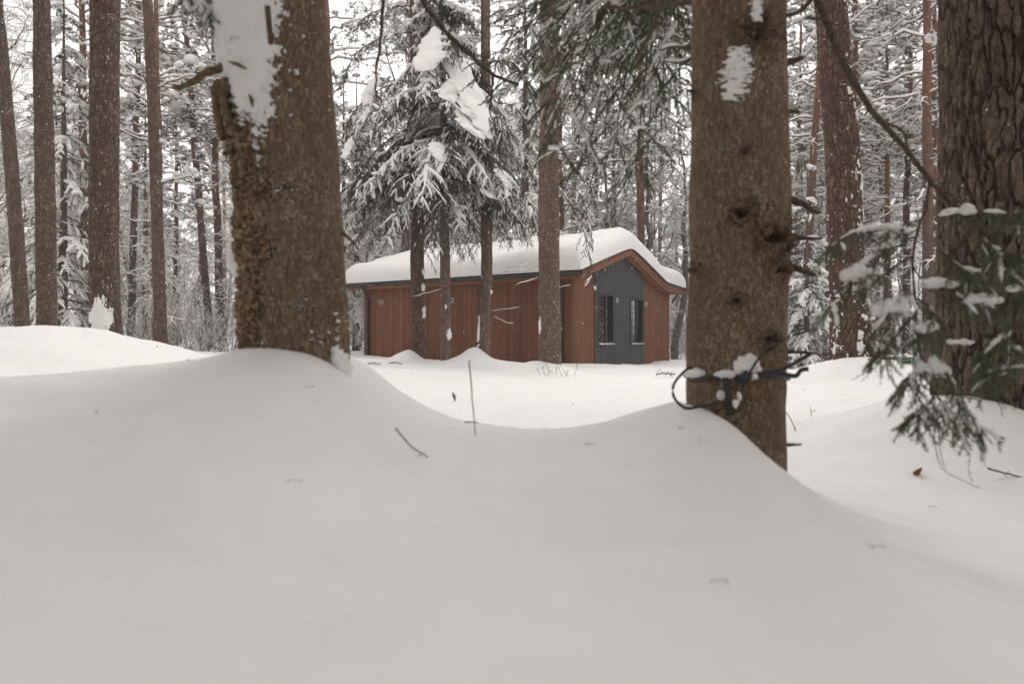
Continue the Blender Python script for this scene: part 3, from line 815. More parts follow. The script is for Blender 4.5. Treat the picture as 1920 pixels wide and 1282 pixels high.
# --- big pine at the right edge
B3D = 4.3
p3 = at(1905, 740, B3D)
b3 = thing('pine_tree', 'massive dark pine trunk with deep furrows', 'tree', (p3[0], B3D, gz(p3[0], B3D)))
b3['label'] = 'massive dark pine trunk with deep vertical bark furrows, behind the hanging snowy bough'
O3 = np.array(b3.location)
ax = sorted([at(1893, 900, B3D), at(1893, 700, B3D), at(1900, 350, B3D), at(1903, 0, B3D), at(1915, -2500, B3D)], key=lambda a: a[2])
rad3 = sorted([(at(0, 900, B3D)[2], .44), (at(0, 720, B3D)[2], .405), (at(0, 600, B3D)[2], .392), (at(0, 350, B3D)[2], .388), (at(0, 0, B3D)[2], .378), (at(0, -2500, B3D)[2], .30)])
t3 = Trunk(ax, rad3, at(0, 900, B3D)[2], at(0, -60, B3D)[2], 640, 720, relief_fissures(31, .052, .028))
t3.build([M_bark_plate], b3, None, O3)
up3 = Trunk(ax, rad3, at(0, -60, B3D)[2] - .02, at(0, -2500, B3D)[2], 60, 60, relief_plates(32, .09, 3, .02, .01))
up3.build([M_bark_plate], b3, None, O3).name = 'upper_trunk'

# --- pine with red bark and snow flecks behind the spruce
R1D = 10.0
p = at(1597, 668, R1D)
r1 = thing('pine_tree', 'red barked pine peppered with snow flecks beside the green rail', 'tree', (p[0], R1D, gz(p[0], R1D)))
OR = np.array(r1.location)
ax = sorted([at(1598, 760, R1D), at(1597, 668, R1D), at(1588, 500, R1D), at(1580, 300, R1D), at(1557, 0, R1D), at(1490, -900, R1D)], key=lambda a: a[2])
radr = sorted([(at(0, 760, R1D)[2], .31), (at(0, 660, R1D)[2], .285), (at(0, 500, R1D)[2], .215), (at(0, 300, R1D)[2], .225), (at(0, 0, R1D)[2], .205), (at(0, -900, R1D)[2], .17)])
tr = Trunk(ax, radr, at(0, 760, R1D)[2], at(0, -900, R1D)[2], 300, 900, relief_plates(41, .05, 3.0, .016, .012))
tr.build([M_bark_red], r1, None, OR)
PXc = 960 + tr.P[..., 0] / tr.P[..., 1] * F; PYc = HY - (tr.P[..., 2] - EYE) / tr.P[..., 1] * F
fm = np.sin(tr.TH) < .3
right = sstep(-.2, .9, np.cos(tr.TH)); lowm = np.interp(PYc, [0, 250, 400, 560, 680], [.0, .10, .15, .32, .40])
x4, n4 = per(tr.TH, .22, .035)
m = fbm2(x4, tr.Z / .05, 3, 81, n4) * .8 + .5 * fbm2(x4 / 4, tr.Z / .25, 2, 82) + right * .35 + lowm - 1.05
tr.patch(np.where(fm, np.clip(m * 2, -1, 1), -1), .012, r1, 'snow_speck', OR)
for cx_, cy_, w_, h_ in ((1613, 628, 5, 9), (1614, 652, 7, 13), (1560, 0, 0.1, 0.1)):
    mm = 1 - ((PXc - cx_) / w_) ** 2 - ((PYc - cy_) / h_) ** 2 + .55 * fbm2(PXc / 4, PYc / 5, 3, 91) + .3 * fbm2(PXc / 1.8, PYc / 2.4, 2, 92)
    if w_ > 1: tr.patch(np.where(fm, np.clip(mm, -1, 1), -1), .02, r1, 'snow_patch', OR)

# --- the four trunks in front of the house and three nearer trunks on the left
def mid_tree(name, label, px, py, d, axis_px, widths, relief, mat, nth=140, nz=700, patches=(), ztop=-500):
    p = at(px, py, d); o = thing(name, label, 'tree', (p[0], d, gz(p[0], d))); O = np.array(o.location)
    ax = sorted([at(x, y, d) for x, y in axis_px], key=lambda a: a[2])
    rd = sorted([(at(0, y, d)[2], w_ / 2 / F * d) for y, w_ in widths])
    t = Trunk(ax, rd, at(0, py + 40, d)[2], at(0, ztop, d)[2], nth, nz, relief)
    t.build([mat], o, None, O)
    PX = 960 + t.P[..., 0] / t.P[..., 1] * F; PY = HY - (t.P[..., 2] - EYE) / t.P[..., 1] * F
    fm = np.sin(t.TH) < .5
    for cx_, cy_, w_, h_ in patches:
        mm = 1 - ((PX - cx_) / w_) ** 2 - ((PY - cy_) / h_) ** 2 + .45 * fbm2(PX / (w_ * .7), PY / (w_ * 1.1), 4, int(cx_)) + .4 * fbm2(PX / 2.2, PY / 4, 2, int(cx_) + 1)
        t.patch(np.where(fm, np.clip(mm, -1, 1), -1), .02, o, 'snow_patch', O)
    return o, O, t
h1, OH1, _ = mid_tree('pine_tree', 'plated pine trunk with a snow lump on its side before the far house wall', 784, 668, 18.3,
                 [(785, 720), (784, 668), (783, 560), (782, 430), (780, 0), (778, -500)], [(720, 32), (660, 29), (560, 26), (430, 25), (0, 22), (-500, 18)], relief_plates(51, .05, 2.8, .014, .01), M_bark_red, patches=((797, 585, 6, 12), (793, 540, 3, 7), (794, 510, 3, 6)))
h2, OH2, T2 = mid_tree('spruce_tree', 'snow laden young spruce with a slim bare lower trunk before the house wall', 836, 676, 17.4,
                 [(838, 720), (836, 676), (834, 430), (832, 200), (826, 0), (822, -100)], [(720, 24), (676, 21), (430, 18), (200, 13), (0, 7), (-100, 3)], relief_flakes(61, .05, .004, .008), M_bark_grey, ztop=-100, patches=((842, 628, 4, 12), (836, 576, 2, 4)))
h3, OH3, _ = mid_tree('spruce_tree', 'curved grey brown trunk whose foot bends out of a peaked snow drift by the wall', 907, 668, 17.9,
                 [(902, 720), (906, 668), (909, 600), (913, 520), (912, 430), (910, 0), (908, -500)], [(720, 28), (668, 25), (560, 20), (430, 22), (0, 17), (-500, 13)], relief_flakes(71, .05, .005, .01), M_bark_grey, patches=((897, 620, 3, 30), (921, 548, 2, 4)))
h4, OH4, _ = mid_tree('spruce_tree', 'tall straight spruce trunk close to the near corner of the house', 1030, 688, 14.9,
                 [(1033, 730), (1031, 688), (1029, 430), (1029, 0), (1029, -500)], [(730, 46), (680, 42), (560, 40), (430, 39), (200, 36), (0, 33), (-500, 28)], relief_plates(91, .035, 3.0, .008, .008), M_bark_grey, 180, 800, patches=((1013, 612, 2, 14), (1056, 678, 3, 5)))
lt3, OLT3, T3 = mid_tree('pine_tree', 'stout pine with a snow plastered foot behind the drift', 197, 640, 10.6,
                 [(204, 700), (199, 640), (194, 400), (197, 0), (200, -500)], [(700, 62), (640, 58), (590, 52), (400, 50), (0, 49), (-500, 42)], relief_plates(101, .045, 2.6, .014, .012), M_bark_brown, 200, 800, patches=((191, 604, 20, 42), (208, 640, 14, 12)))
lt3['label'] = 'stout brown pine whose foot is plastered with snow behind the high drift'
lt2, OLT2, _ = mid_tree('pine_tree', 'dark straight pine trunk between a leaning trunk and the stout pine on the drift', 88, 610, 13.5,
                 [(90, 680), (88, 605), (84, 300), (78, 0), (72, -500)], [(680, 36), (600, 33), (300, 33), (0, 28), (-500, 22)], relief_plates(111, .045, 2.6, .012, .01), M_bark_brown)
lt1, OLT1, _ = mid_tree('pine_tree', 'thin leaning pine trunk, outermost of the trunks behind the high drift', 42, 612, 16.0,
                 [(45, 680), (42, 610), (28, 400), (10, 170), (-6, 0), (-50, -500)], [(680, 27), (600, 25), (300, 23), (0, 18), (-500, 14)], relief_plates(121, .045, 2.6, .012, .01), M_bark_brown)
lt5, OLT5, _ = mid_tree('pine_tree', 'slender reddish pine standing free between the stout pine and the snow smeared spruce', 302, 658, 18.0,
                 [(304, 700), (302, 658), (294, 400), (284, 150), (277, 0), (262, -500)], [(700, 27), (650, 24), (400, 20), (0, 17), (-500, 13)], relief_plates(131, .045, 2.6, .012, .01), M_bark_red)

# ------------------------------------------------------------------ crowns and boughs
def spruce_crown(parent, O, base, az, L, up0, droop, load, rng, m2=22, l2=.30, m3=5, n2=22, n3=12, nl=.036, nw=.006, s2=.034, lev3=True, name='crown', mats=None, wood=.022):
    """branches (N) with drooping fingers, needle twigs and the snow they carry"""
    az = np.asarray(az); N = len(az)
    d = np.stack([np.cos(az), np.sin(az), np.broadcast_to(up0, az.shape)], -1)
    P1 = curves(base, d, L, 12, droop, .12, rng)
    crown, snow = MB(), MB()
    V, Q = sweep(P1, taper(np.full(N, wood), np.full(N, .005), 12), 5); crown.add(V, Q, 0)
    L2 = np.clip(L * l2, .14, .75)
    P2, i2, s_2 = children(P1, m2, .10, 1.0, .95, L2, 7, .38, .12, .28, rng=rng, taper=.55)
    V, Q = sweep(P2, taper(np.full(len(P2), .006), np.full(len(P2), .002), 7), 3); crown.add(V, Q, 0)
    V, Fc = needles(P2, n2, nl, nw, .85, rng, .1); crown.add(V, Fc, 1)
    V, Fc = needles(P1, n2, nl, nw, .85, rng, .45); crown.add(V, Fc, 1)
    ld = load[i2]
    k = rng.uniform(0, 1, len(P2)) < ld
    V, Q = snow_tubes(P2[k], s2 * rng.uniform(.6, 1.35, k.sum()) * (.6 + .5 * ld[k]), 6, 1.35, .55, rng); snow.add(V, Q)
    if lev3:
        P3, i3, _ = children(P2, m3, .15, 1.0, .75, .17, 5, .35, .15, .30, rng=rng, taper=.4)
        V, Fc = needles(P3, n3, nl * .9, nw, .8, rng); crown.add(V, Fc, 1)
        k3 = rng.uniform(0, 1, len(P3)) < ld[i3] * .62
        V, Q = snow_tubes(P3[k3], s2 * .62 * rng.uniform(.6, 1.3, k3.sum()), 5, 1.3, .55, rng); snow.add(V, Q)
    k1 = load > .45
    if k1.any():
        V, Q = snow_tubes(P1[k1], (.05 * load[k1]), 6, 1.7, .5, rng); snow.add(V, Q)
        # soft pads where fingers bridge
        c, _ = point_on(P1, np.repeat(np.nonzero(k1)[0], 5), rng.uniform(.3, .95, 5 * k1.sum()))
        sz = rng.uniform(.05, .12, (len(c), 1)) * [1.2, 1.2, .5]
        V, Fc = blobs(c, sz, 2, rng, .35, .4); snow.add(V, Fc)
    for mb_ in (crown, snow):
        mb_.v = [v - O for v in mb_.v]
    return crown, snow, P1, P2

rs = np.random.default_rng(5)
# the snow laden young spruce before the wall
n = 118
ze = rs.uniform(3.5, 9.0, n); ze[:40] = rs.uniform(3.5, 5.4, 40)
az = rs.uniform(0, 2 * math.pi, n)
Lb = np.interp(ze, [3.4, 4.1, 5.0, 6.2, 7.6, 9.0], [2.2, 2.4, 2.25, 1.75, 1.05, .25]) * rs.uniform(.75, 1.1, n)
axx = np.interp(ze + EYE, T2.z, T2.c[:, 0, 0]); base = np.stack([axx, np.full(n, 17.4), ze + EYE], -1)
load = np.where(rs.uniform(0, 1, n) < np.interp(ze, [3.4, 4.4, 6, 9], [.12, .28, .48, .7]), rs.uniform(.7, 1, n), rs.uniform(.05, .22, n))
cr, sn, P1h, _ = spruce_crown(h2, OH2, base, az, Lb, .05, rs.uniform(.45, .8, n), load, rs, m2=26, l2=.30, s2=.031, m3=6, n2=36, n3=26)
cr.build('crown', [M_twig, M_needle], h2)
# broad slabs of settled snow down its branches
def slab(pts_, w_, h_, O, lift=.0, K=48, seed=0):
    P = resample(pts_, K)[None]; s = np.linspace(0, 1, K)
    ww = np.interp(s, np.linspace(0, 1, len(w_)), w_) * (1 + .18 * vnoise2(s * 9, s * 0 + seed, seed))
    N_, S = 1, 32
    T = unit(np.gradient(P, axis=1)); side = unit(np.cross(T, [0, 0, 1.0])); nr = np.cross(side, T)
    th = np.linspace(0, 2 * math.pi, S, endpoint=False)
    rag = 1 + .34 * fbm2(np.cos(th)[None] * 1.6 + s[:, None] * 16, np.sin(th)[None] * 1.6 + seed, 3, seed + 3)
    env = np.clip(np.minimum(s * 6 + .2, (1 - s) * 6 + .05), 0, 1) ** .6
    V = P[0][:, None] + side[0][:, None] * (np.cos(th) * rag * (ww * env)[:, None])[..., None] + nr[0][:, None] * (np.where(np.sin(th) > 0, np.sin(th) * h_ * .6 * (1 + .5 * vnoise2(s[:, None] * 11 + seed, np.cos(th)[None] * 2, seed + 5)), np.sin(th) * .03) * env[:, None])[..., None]
    k = np.arange(K - 1)[:, None] * S; j = np.arange(S)[None]
    Q = np.stack(np.broadcast_arrays(k + j, k + (j + 1) % S, k + S + (j + 1) % S, k + S + j), -1).reshape(-1, 4)
    return V.reshape(-1, 3) - O, Q
for sd, (pts_, w_, h_) in enumerate((([at(846, 92, 17.2), at(868, 150, 16.7), at(893, 210, 16.3), at(920, 262, 15.9)], [.16, .34, .36, .16], .13),
                      ([at(816, 52, 17.1), at(812, 75, 16.8), at(803, 105, 16.5), at(796, 135, 16.2)], [.07, .24, .32, .30], .12),
                      ([at(706, 146, 17.6), at(692, 175, 17.4), at(682, 215, 17.2), at(672, 250, 17.1)], [.18, .24, .2, .08], .14),
                      ([at(868, 205, 16.2), at(880, 235, 16.0), at(905, 262, 15.7)], [.20, .28, .15], .10),
                      ([at(934, 318, 15.8), at(945, 335, 15.6), at(957, 358, 15.5)], [.12, .17, .10], .08),
                      ([at(845, 150, 16.4), at(838, 172, 16.2), at(846, 192, 16.0)], [.10, .24, .2], .09),
                      ([at(815, 268, 15.8), at(822, 285, 15.6), at(832, 305, 15.4)], [.10, .22, .14], .08),
                      ([at(905, 356, 15.6), at(915, 364, 15.5), at(925, 372, 15.4)], [.1, .16, .08], .06),
                      ([at(660, 258, 16.9), at(652, 280, 16.8), at(646, 300, 16.7)], [.10, .16, .08], .09))):
    V, Q = slab(pts_, w_, h_, OH2, seed=sd); sn.add(V, Q)
sn.build('branch_snow', M_snow, h2)
SLABS = [[(846, 92, 17.2), (868, 150, 16.7), (893, 210, 16.3), (920, 262, 15.9)], [(816, 52, 17.1), (812, 75, 16.8), (803, 105, 16.5), (796, 135, 16.2)], [(706, 146, 17.6), (692, 175, 17.4), (682, 215, 17.2), (672, 250, 17.1)],
         [(868, 205, 16.2), (880, 235, 16.0), (905, 262, 15.7)], [(934, 318, 15.8), (945, 335, 15.6), (957, 358, 15.5)], [(845, 150, 16.4), (838, 172, 16.2), (846, 192, 16.0)], [(815, 268, 15.8), (822, 285, 15.6), (832, 305, 15.4)]]

# bare dead twigs on the lower trunks, each dusted with snow
def dead_twigs(parent, O, specs, mat=M_twig, rad=.006, sn_r=.009):
    for pts_ in specs:
        wood, snw = MB(), MB()
        P = resample([at(*q) for q in pts_], 14)[None] - O; P = P + R.normal(0, .006, P.shape)
        V, Q = sweep(P, taper(rad, rad * .35, 14), 5); wood.add(V, Q)
        c, _, _ = children(P, 7, .2, 1, .7, .22, 5, .1, .2, 0, rng=R); V, Q = sweep(c, taper(np.full(len(c), rad * .4), np.full(len(c), .0015), 5), 3); wood.add(V, Q)
        V, Q = snow_tubes(P[:, :-4], sn_r, 5, 1.1, .9); snw.add(V, Q)
        snw.build('dead_branch_snow', M_snow, wood.build('dead_branch', mat, parent))
dead_twigs(h2, OH2, [[(829, 542, 17.3), (800, 550, 17.0), (770, 557, 16.7), (745, 557, 16.5)], [(845, 445, 17.3), (865, 446, 17.1), (880, 444, 17)]])
dead_twigs(h3, OH3, [[(920, 583, 17.8), (950, 580, 17.4), (975, 576, 17.2), (992, 572, 17.1)], [(925, 594, 17.8), (950, 605, 17.4), (965, 606, 17.2), (995, 594, 17.0)]])
dead_twigs(h4, OH4, [[(1011, 520, 14.9), (990, 528, 14.6), (965, 535, 14.4), (945, 540, 14.2)], [(1048, 540, 14.8), (1065, 536, 14.6), (1075, 535, 14.5)], [(1011, 485, 14.9), (980, 498, 14.5), (945, 502, 14.2)],
                     [(1011, 500, 14.9), (975, 508, 14.6), (935, 512, 14.3)], [(1050, 440, 14.8), (1070, 436, 14.5)]])
# a drooping needled branch on the right of the tall spruce
def bough(parent, O, mains, rng, m2=12, L2=.13, m3=3, L3=.07, n2=60, n3=40, nl=.013, nw=.0012, hang2=.25, load=.7, sr=.010, mats=(M_twig, M_needle_near), r0=.006, names=('bough', 'bough_snow'), snow_main=True, planar=True, blob=.0, droop2=.25, s_from=.12, ridge=0.0):
    for q in mains:
        wood, snw = MB(), MB()
        P1 = resample([at(*c) for c in q], 18)[None]
        V, Q = sweep(P1, taper(r0, r0 * .3, 18), 6); wood.add(V, Q, 0)
        P2, i2, _ = children(P1, m2, s_from, 1.0, .85, L2, 7, droop2, .1, hang2, rng=rng, taper=.35, planar=planar)
        V, Q = sweep(P2, taper(np.full(len(P2), r0 * .35), np.full(len(P2), r0 * .14), 7), 4); wood.add(V, Q, 0)
        P3, i3, _ = children(P2, m3, .15, .95, .7, L3, 5, .2, .1, .1, rng=rng, taper=.3)
        V, Q = sweep(P3, taper(np.full(len(P3), r0 * .2), np.full(len(P3), r0 * .1), 5), 3); wood.add(V, Q, 0)
        V, Fc = needles(P2, n2, nl, nw, .8, rng, .05); wood.add(V, Fc, 1)
        V, Fc = needles(P3, n3, nl, nw, .75, rng); wood.add(V, Fc, 1)
        V, Fc = needles(P1, int(n2 * .8), nl, nw, .8, rng, .6); wood.add(V, Fc, 1)
        k = rng.uniform(0, 1, len(P2)) < load
        if k.any():
            V, Q = snow_tubes(P2[k], sr * rng.uniform(.6, 1.5, k.sum()), 8, 1.45, .65, rng); snw.add(V, Q)
        k3 = rng.uniform(0, 1, len(P3)) < load * .5
        if k3.any():
            V, Q = snow_tubes(P3[k3], sr * .6 * rng.uniform(.6, 1.4, k3.sum()), 6, 1.4, .65, rng); snw.add(V, Q)
        if snow_main and load > .3:
            V, Q = snow_tubes(P1, sr * 1.1, 8, 1.4, .7, rng); snw.add(V, Q)
        if ridge:      # a broken ridge of snow along the spray itself
            K_ = 44; Pm = resample([at(*c) for c in q], K_); a_ = int(K_ * rng.uniform(.15, .4)); P_ = Pm[a_:][None]; kk = P_.shape[1]
            u_ = np.arange(kk); prof_ = np.clip(.55 + .8 * vnoise2(u_ / 7.0 + rng.uniform(0, 99), u_ * 0, 3) + .35 * vnoise2(u_ / 2.6, u_ * 0 + rng.uniform(0, 99), 4), .06, 2)
            T_ = unit(np.gradient(P_[0], axis=0)); prof_ = prof_ * np.clip(1.15 - np.abs(T_[:, 2]) ** 2, .15, 1) * np.clip(np.minimum(u_ / 4, (kk - 1 - u_) / 4), .05, 1)
            V, Q = sweep(P_, (ridge * prof_)[None], 12, 1.5, .85, (ridge * prof_ * .55)[None]); snw.add(V, Q)
        if blob:
            nb = max(2, int(6 * load)); c, _ = point_on(P1, np.zeros(nb, int), rng.uniform(.25, 1, nb) * .98)
            V, Fc = blobs(c + [0, 0, blob * .2], rng.uniform(.6, 1.2, (nb, 1)) * np.array([blob * 1.3, blob, blob * .55]), 3, rng, .22, .35); snw.add(V, Fc)
        for mb_ in (wood, snw): mb_.v = [v - O for v in mb_.v]
        o = wood.build(names[0], list(mats), parent)
        if snw.v: snw.build(names[1], M_snow, o)
rb = np.random.default_rng(17)
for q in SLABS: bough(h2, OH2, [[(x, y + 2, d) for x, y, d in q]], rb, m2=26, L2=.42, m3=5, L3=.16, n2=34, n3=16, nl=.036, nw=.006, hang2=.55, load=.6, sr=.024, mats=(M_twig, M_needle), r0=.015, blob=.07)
bough(h4, OH4, [[(1046, 355, 14.8), (1062, 372, 14.2), (1080, 400, 13.8), (1096, 440, 13.5), (1106, 490, 13.4), (1111, 530, 13.3)],
                [(1046, 345, 14.8), (1075, 350, 14.3), (1095, 380, 14.0), (1102, 420, 13.9), (1106, 455, 13.8)],
                [(1046, 300, 14.8), (1080, 310, 14.2), (1105, 340, 13.9), (1112, 380, 13.8)]], rb, m2=16, L2=.28, m3=5, L3=.13, n2=34, n3=16, nl=.030, nw=.005, hang2=.7, load=.28, sr=.022, mats=(M_twig, M_needle), r0=.014)
# fronds hanging low on the other wall trunks and behind them
bough(h1, OH1, [[(786, 180, 18.2), (730, 210, 17.4), (690, 260, 17.0), (668, 320, 16.9)], [(786, 230, 18.2), (720, 270, 17.3), (672, 330, 17.0), (652, 395, 16.9)], [(786, 280, 18.2), (735, 330, 17.5), (690, 385, 17.2), (676, 430, 17.1)], [(786, 150, 18.2), (720, 165, 17.5), (668, 205, 17.2), (648, 250, 17.1)], [(786, 60, 18.2), (720, 70, 17.5), (670, 100, 17.2), (648, 140, 17.1)], [(786, 10, 18.2), (710, 20, 17.5), (665, 50, 17.2)], [(790, 250, 18.2), (740, 270, 17.2), (700, 325, 16.7), (690, 383, 16.6)], [(786, 300, 18.2), (755, 340, 17.5), (735, 404, 17.3), (728, 450, 17.2)], [(780, 330, 18.2), (800, 356, 17.4), (760, 410, 17.2)],
                [(790, 260, 18.2), (720, 291, 16.9), (670, 350, 16.5)], [(780, 200, 18.2), (700, 210, 17.2), (655, 261, 16.9), (650, 319, 16.8)]], rb, m2=22, L2=.42, m3=6, L3=.17, n2=34, n3=14, nl=.036, nw=.006, hang2=.5, load=.16, sr=.026, mats=(M_twig, M_needle), r0=.018)
bough(h3, OH3, [[(914, 300, 17.8), (950, 318, 17.1), (985, 369, 16.8), (1003, 425, 16.7)], [(914, 330, 17.8), (930, 350, 17.2), (960, 401, 16.9), (975, 434, 16.8)], [(912, 260, 17.8), (960, 275, 17.0), (1000, 333, 16.6)],
                [(912, 350, 17.8), (890, 368, 17.1), (880, 415, 17.0)], [(912, 380, 17.8), (935, 384, 17.3), (940, 420, 17.2)], [(912, 200, 17.8), (960, 198, 17.1), (1000, 249, 16.8)], [(912, 120, 17.8), (960, 118, 17.1), (1000, 169, 16.8)]], rb, m2=22, L2=.40, m3=6, L3=.17, n2=34, n3=14, nl=.036, nw=.006, hang2=.4, load=.30, sr=.030, mats=(M_twig, M_needle), r0=.018)

# green boughs of the strapped spruce, fanning out above and to the left
fan = []
for x, y, d, d0 in ((930, 118, 4.4, 3.2), (965, 165, 4.2, 3.1), (1002, 60, 4.6, 3.3), (1012, 240, 4.1, 3.2), (1036, 295, 4.0, 3.1), (1062, 180, 4.4, 3.2), (1100, 305, 4.1, 3.2), (1085, 120, 4.6, 3.3),
                  (1150, 285, 4.2, 3.1), (1192, 330, 3.9, 3.0), (1160, 180, 4.6, 3.2), (1240, 250, 4.0, 3.0), (1275, 160, 3.6, 2.9), (1215, 140, 4.3, 3.1), (1120, 60, 4.8, 3.3), (1180, 70, 4.6, 3.3), (1248, 80, 4.2, 3.0), (960, 20, 4.8, 3.4), (1050, 30, 4.9, 3.4)):
    sx, sy = 1262 + (x - 1262) * .25, -80
    fan.append([(sx, sy, d0), (sx + (x - sx) * .35, sy + (y - sy) * .22, d0 + (d - d0) * .4), (sx + (x - sx) * .72, sy + (y - sy) * .6, d0 + (d - d0) * .75), (x, y, d)])
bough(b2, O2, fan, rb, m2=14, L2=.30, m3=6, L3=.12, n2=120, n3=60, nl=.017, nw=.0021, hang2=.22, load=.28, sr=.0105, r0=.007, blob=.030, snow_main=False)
# bare stems of those boughs near the trunk
mb = MB(); sn_ = MB()
for q, r0 in (([(1300, 3, 2.55), (1250, 12, 2.7), (1190, 16, 2.9), (1130, 14, 3.1)], .011), ([(1300, 92, 2.55), (1262, 88, 2.62), (1240, 95, 2.7)], .009), ([(1300, 110, 2.55), (1275, 118, 2.6), (1245, 115, 2.65)], .008), ([(1310, -60, 2.55), (1270, -40, 2.7), (1215, 70, 3.0), (1190, 130, 3.2)], .010)):
    P = resample([at(*c) for c in q], 14)[None] - O2; V, Q = sweep(P, taper(r0, r0 * .5, 14), 7); bo = MB().add(V, Q).build('bare_branch', M_twig, b2)
    if q[0][1] > 50: V, Q = snow_tubes(P[:, 2:], .007, 7, 1.3, .9); MB().add(V, Q).build('branch_snow', M_snow, bo)

# the long limb of the strapped spruce that hangs across on the right
limb = [(1475, -95, 2.46), (1532, 0, 2.36), (1575, 105, 2.30), (1632, 205, 2.26), (1690, 268, 2.22), (1740, 335, 2.18), (1790, 388, 2.15), (1850, 445, 2.1), (1905, 505, 2.05)]
mb = MB()
for q, r0, r1_ in ((limb, .0125, .004), ([(1648, 228, 2.25), (1675, 238, 2.24), (1697, 252, 2.23), (1700, 290, 2.22), (1702, 330, 2.21)], .005, .003), ([(1524, -5, 2.4), (1502, 20, 2.35), (1478, 30, 2.32)], .009, .006),
                   ([(1510, 35, 2.34), (1545, 38, 2.3), (1580, 55, 2.3)], .005, .002),
                   ([(1742, 343, 2.18), (1738, 380, 2.16), (1722, 430, 2.14), (1711, 480, 2.13), (1716, 560, 2.12), (1720, 625, 2.11), (1733, 690, 2.10), (1752, 750, 2.10)], .0052, .0026),
                   ([(1742, 343, 2.18), (1790, 372, 2.14), (1835, 400, 2.12)], .004, .002), ([(1712, 500, 2.13), (1740, 540, 2.11), (1780, 570, 2.09)], .003, .0015), ([(1700, 330, 2.2), (1702, 400, 2.18), (1699, 470, 2.17)], .0028, .0015),
                   ([(1704, 310, 2.2), (1718, 380, 2.18), (1722, 420, 2.16)], .002, .001)):
    P = resample([at(*c) for c in q], 30)[None] - O2; P = P + R.normal(0, .0012, P.shape); V, Q = sweep(P, taper(r0, r1_, 30), 8); mb.add(V, Q)
mb.build('limb', M_twig, b2)
sprays = [[(1720, 415, 2.15), (1680, 425, 2.14), (1630, 430, 2.12), (1590, 440, 2.10), (1558, 462, 2.08)],
          [(1715, 445, 2.14), (1670, 460, 2.12), (1625, 490, 2.10), (1598, 522, 2.09)],
          [(1712, 480, 2.13), (1670, 505, 2.11), (1620, 535, 2.10), (1580, 558, 2.08), (1556, 575, 2.07)],
          [(1716, 550, 2.12), (1690, 560, 2.10), (1665, 585, 2.09), (1640, 620, 2.08)],
          [(1716, 590, 2.12), (1690, 615, 2.10), (1665, 640, 2.09), (1650, 660, 2.08)],
          [(1720, 560, 2.12), (1750, 585, 2.09), (1745, 625, 2.08)],
          [(1740, 540, 2.11), (1780, 545, 2.09), (1830, 560, 2.06), (1868, 580, 2.04)],
          [(1790, 388, 2.15), (1830, 395, 2.10), (1875, 400, 2.07), (1925, 396, 2.04)],
          [(1830, 430, 2.11), (1870, 470, 2.08), (1920, 480, 2.05)],
          [(1850, 445, 2.1), (1890, 500, 2.06), (1925, 540, 2.04)],
          [(1760, 470, 2.12), (1800, 500, 2.09), (1840, 515, 2.07)],
          [(1900, 560, 2.05), (1905, 600, 2.03), (1890, 640, 2.02), (1925, 665, 2.0)],
          [(1735, 690, 2.10), (1775, 700, 2.08), (1800, 740, 2.07), (1828, 795, 2.06)],
          [(1745, 720, 2.10), (1765, 755, 2.08), (1790, 785, 2.07), (1835, 800, 2.06)],
          [(1750, 745, 2.10), (1735, 765, 2.09), (1715, 778, 2.08)],
          [(1735, 685, 2.10), (1715, 700, 2.09), (1705, 720, 2.08)],
          [(1905, 620, 2.03), (1870, 640, 2.02), (1845, 665, 2.02)],
          [(1905, 700, 2.02), (1880, 690, 2.02), (1850, 700, 2.02)]]
bough(b2, O2, sprays, rb, m2=11, L2=.10, m3=3, L3=.055, n2=90, n3=50, nl=.0140, nw=.0010, hang2=.45, load=.16, sr=.0055, r0=.0034, ridge=.0095, blob=.0, s_from=.05)
for x, y, d, rx, ry in ((1612, 437, 2.10, 40, 9), (1660, 425, 2.12, 30, 9), (1608, 512, 2.09, 30, 22), (1590, 540, 2.08, 28, 10), (1620, 590, 2.10, 14, 18), (1668, 575, 2.10, 34, 24), (1700, 605, 2.09, 40, 24), (1725, 570, 2.09, 32, 22), (1735, 610, 2.08, 25, 18),
                        (1800, 395, 2.11, 42, 13), (1862, 400, 2.08, 45, 8), (1790, 525, 2.08, 30, 10), (1840, 560, 2.05, 34, 15), (1760, 530, 2.10, 30, 13), (1752, 705, 2.08, 36, 36), (1748, 690, 2.09, 28, 26), (1782, 780, 2.07, 16, 16),
                        (1800, 640, 2.03, 26, 8), (1895, 655, 2.01, 34, 12), (1890, 470, 2.06, 40, 12), (1908, 452, 2.06, 26, 10), (1905, 540, 2.04, 20, 9), (1835, 668, 2.02, 18, 10), (1872, 620, 2.03, 24, 10), (1858, 505, 2.06, 24, 9), (1640, 440, 2.12, 16, 30)):
    k = d / F
    if rb.uniform() < (.35 if x < 1780 else .6): continue
    nb = int(4 + rx / 4); o_ = rb.uniform(-1, 1, (nb, 3)); o_[:, 2] = -np.abs(o_[:, 0]) * .5 - rb.uniform(0, .3, nb)
    cc = at(x, y, d) - O2 + o_ * [rx * k * .72, rx * k * .4, ry * k * .5]; q_ = min(rx, ry * 1.9) * k
    V, Fc = blobs(cc, rb.uniform(.3, .85, (nb, 1)) * np.array([q_ * .75, q_ * .6, ry * k * .95]), 3, rb, .3, .7); MB().add(V, Fc).build('snow_cap', M_snow, b2)
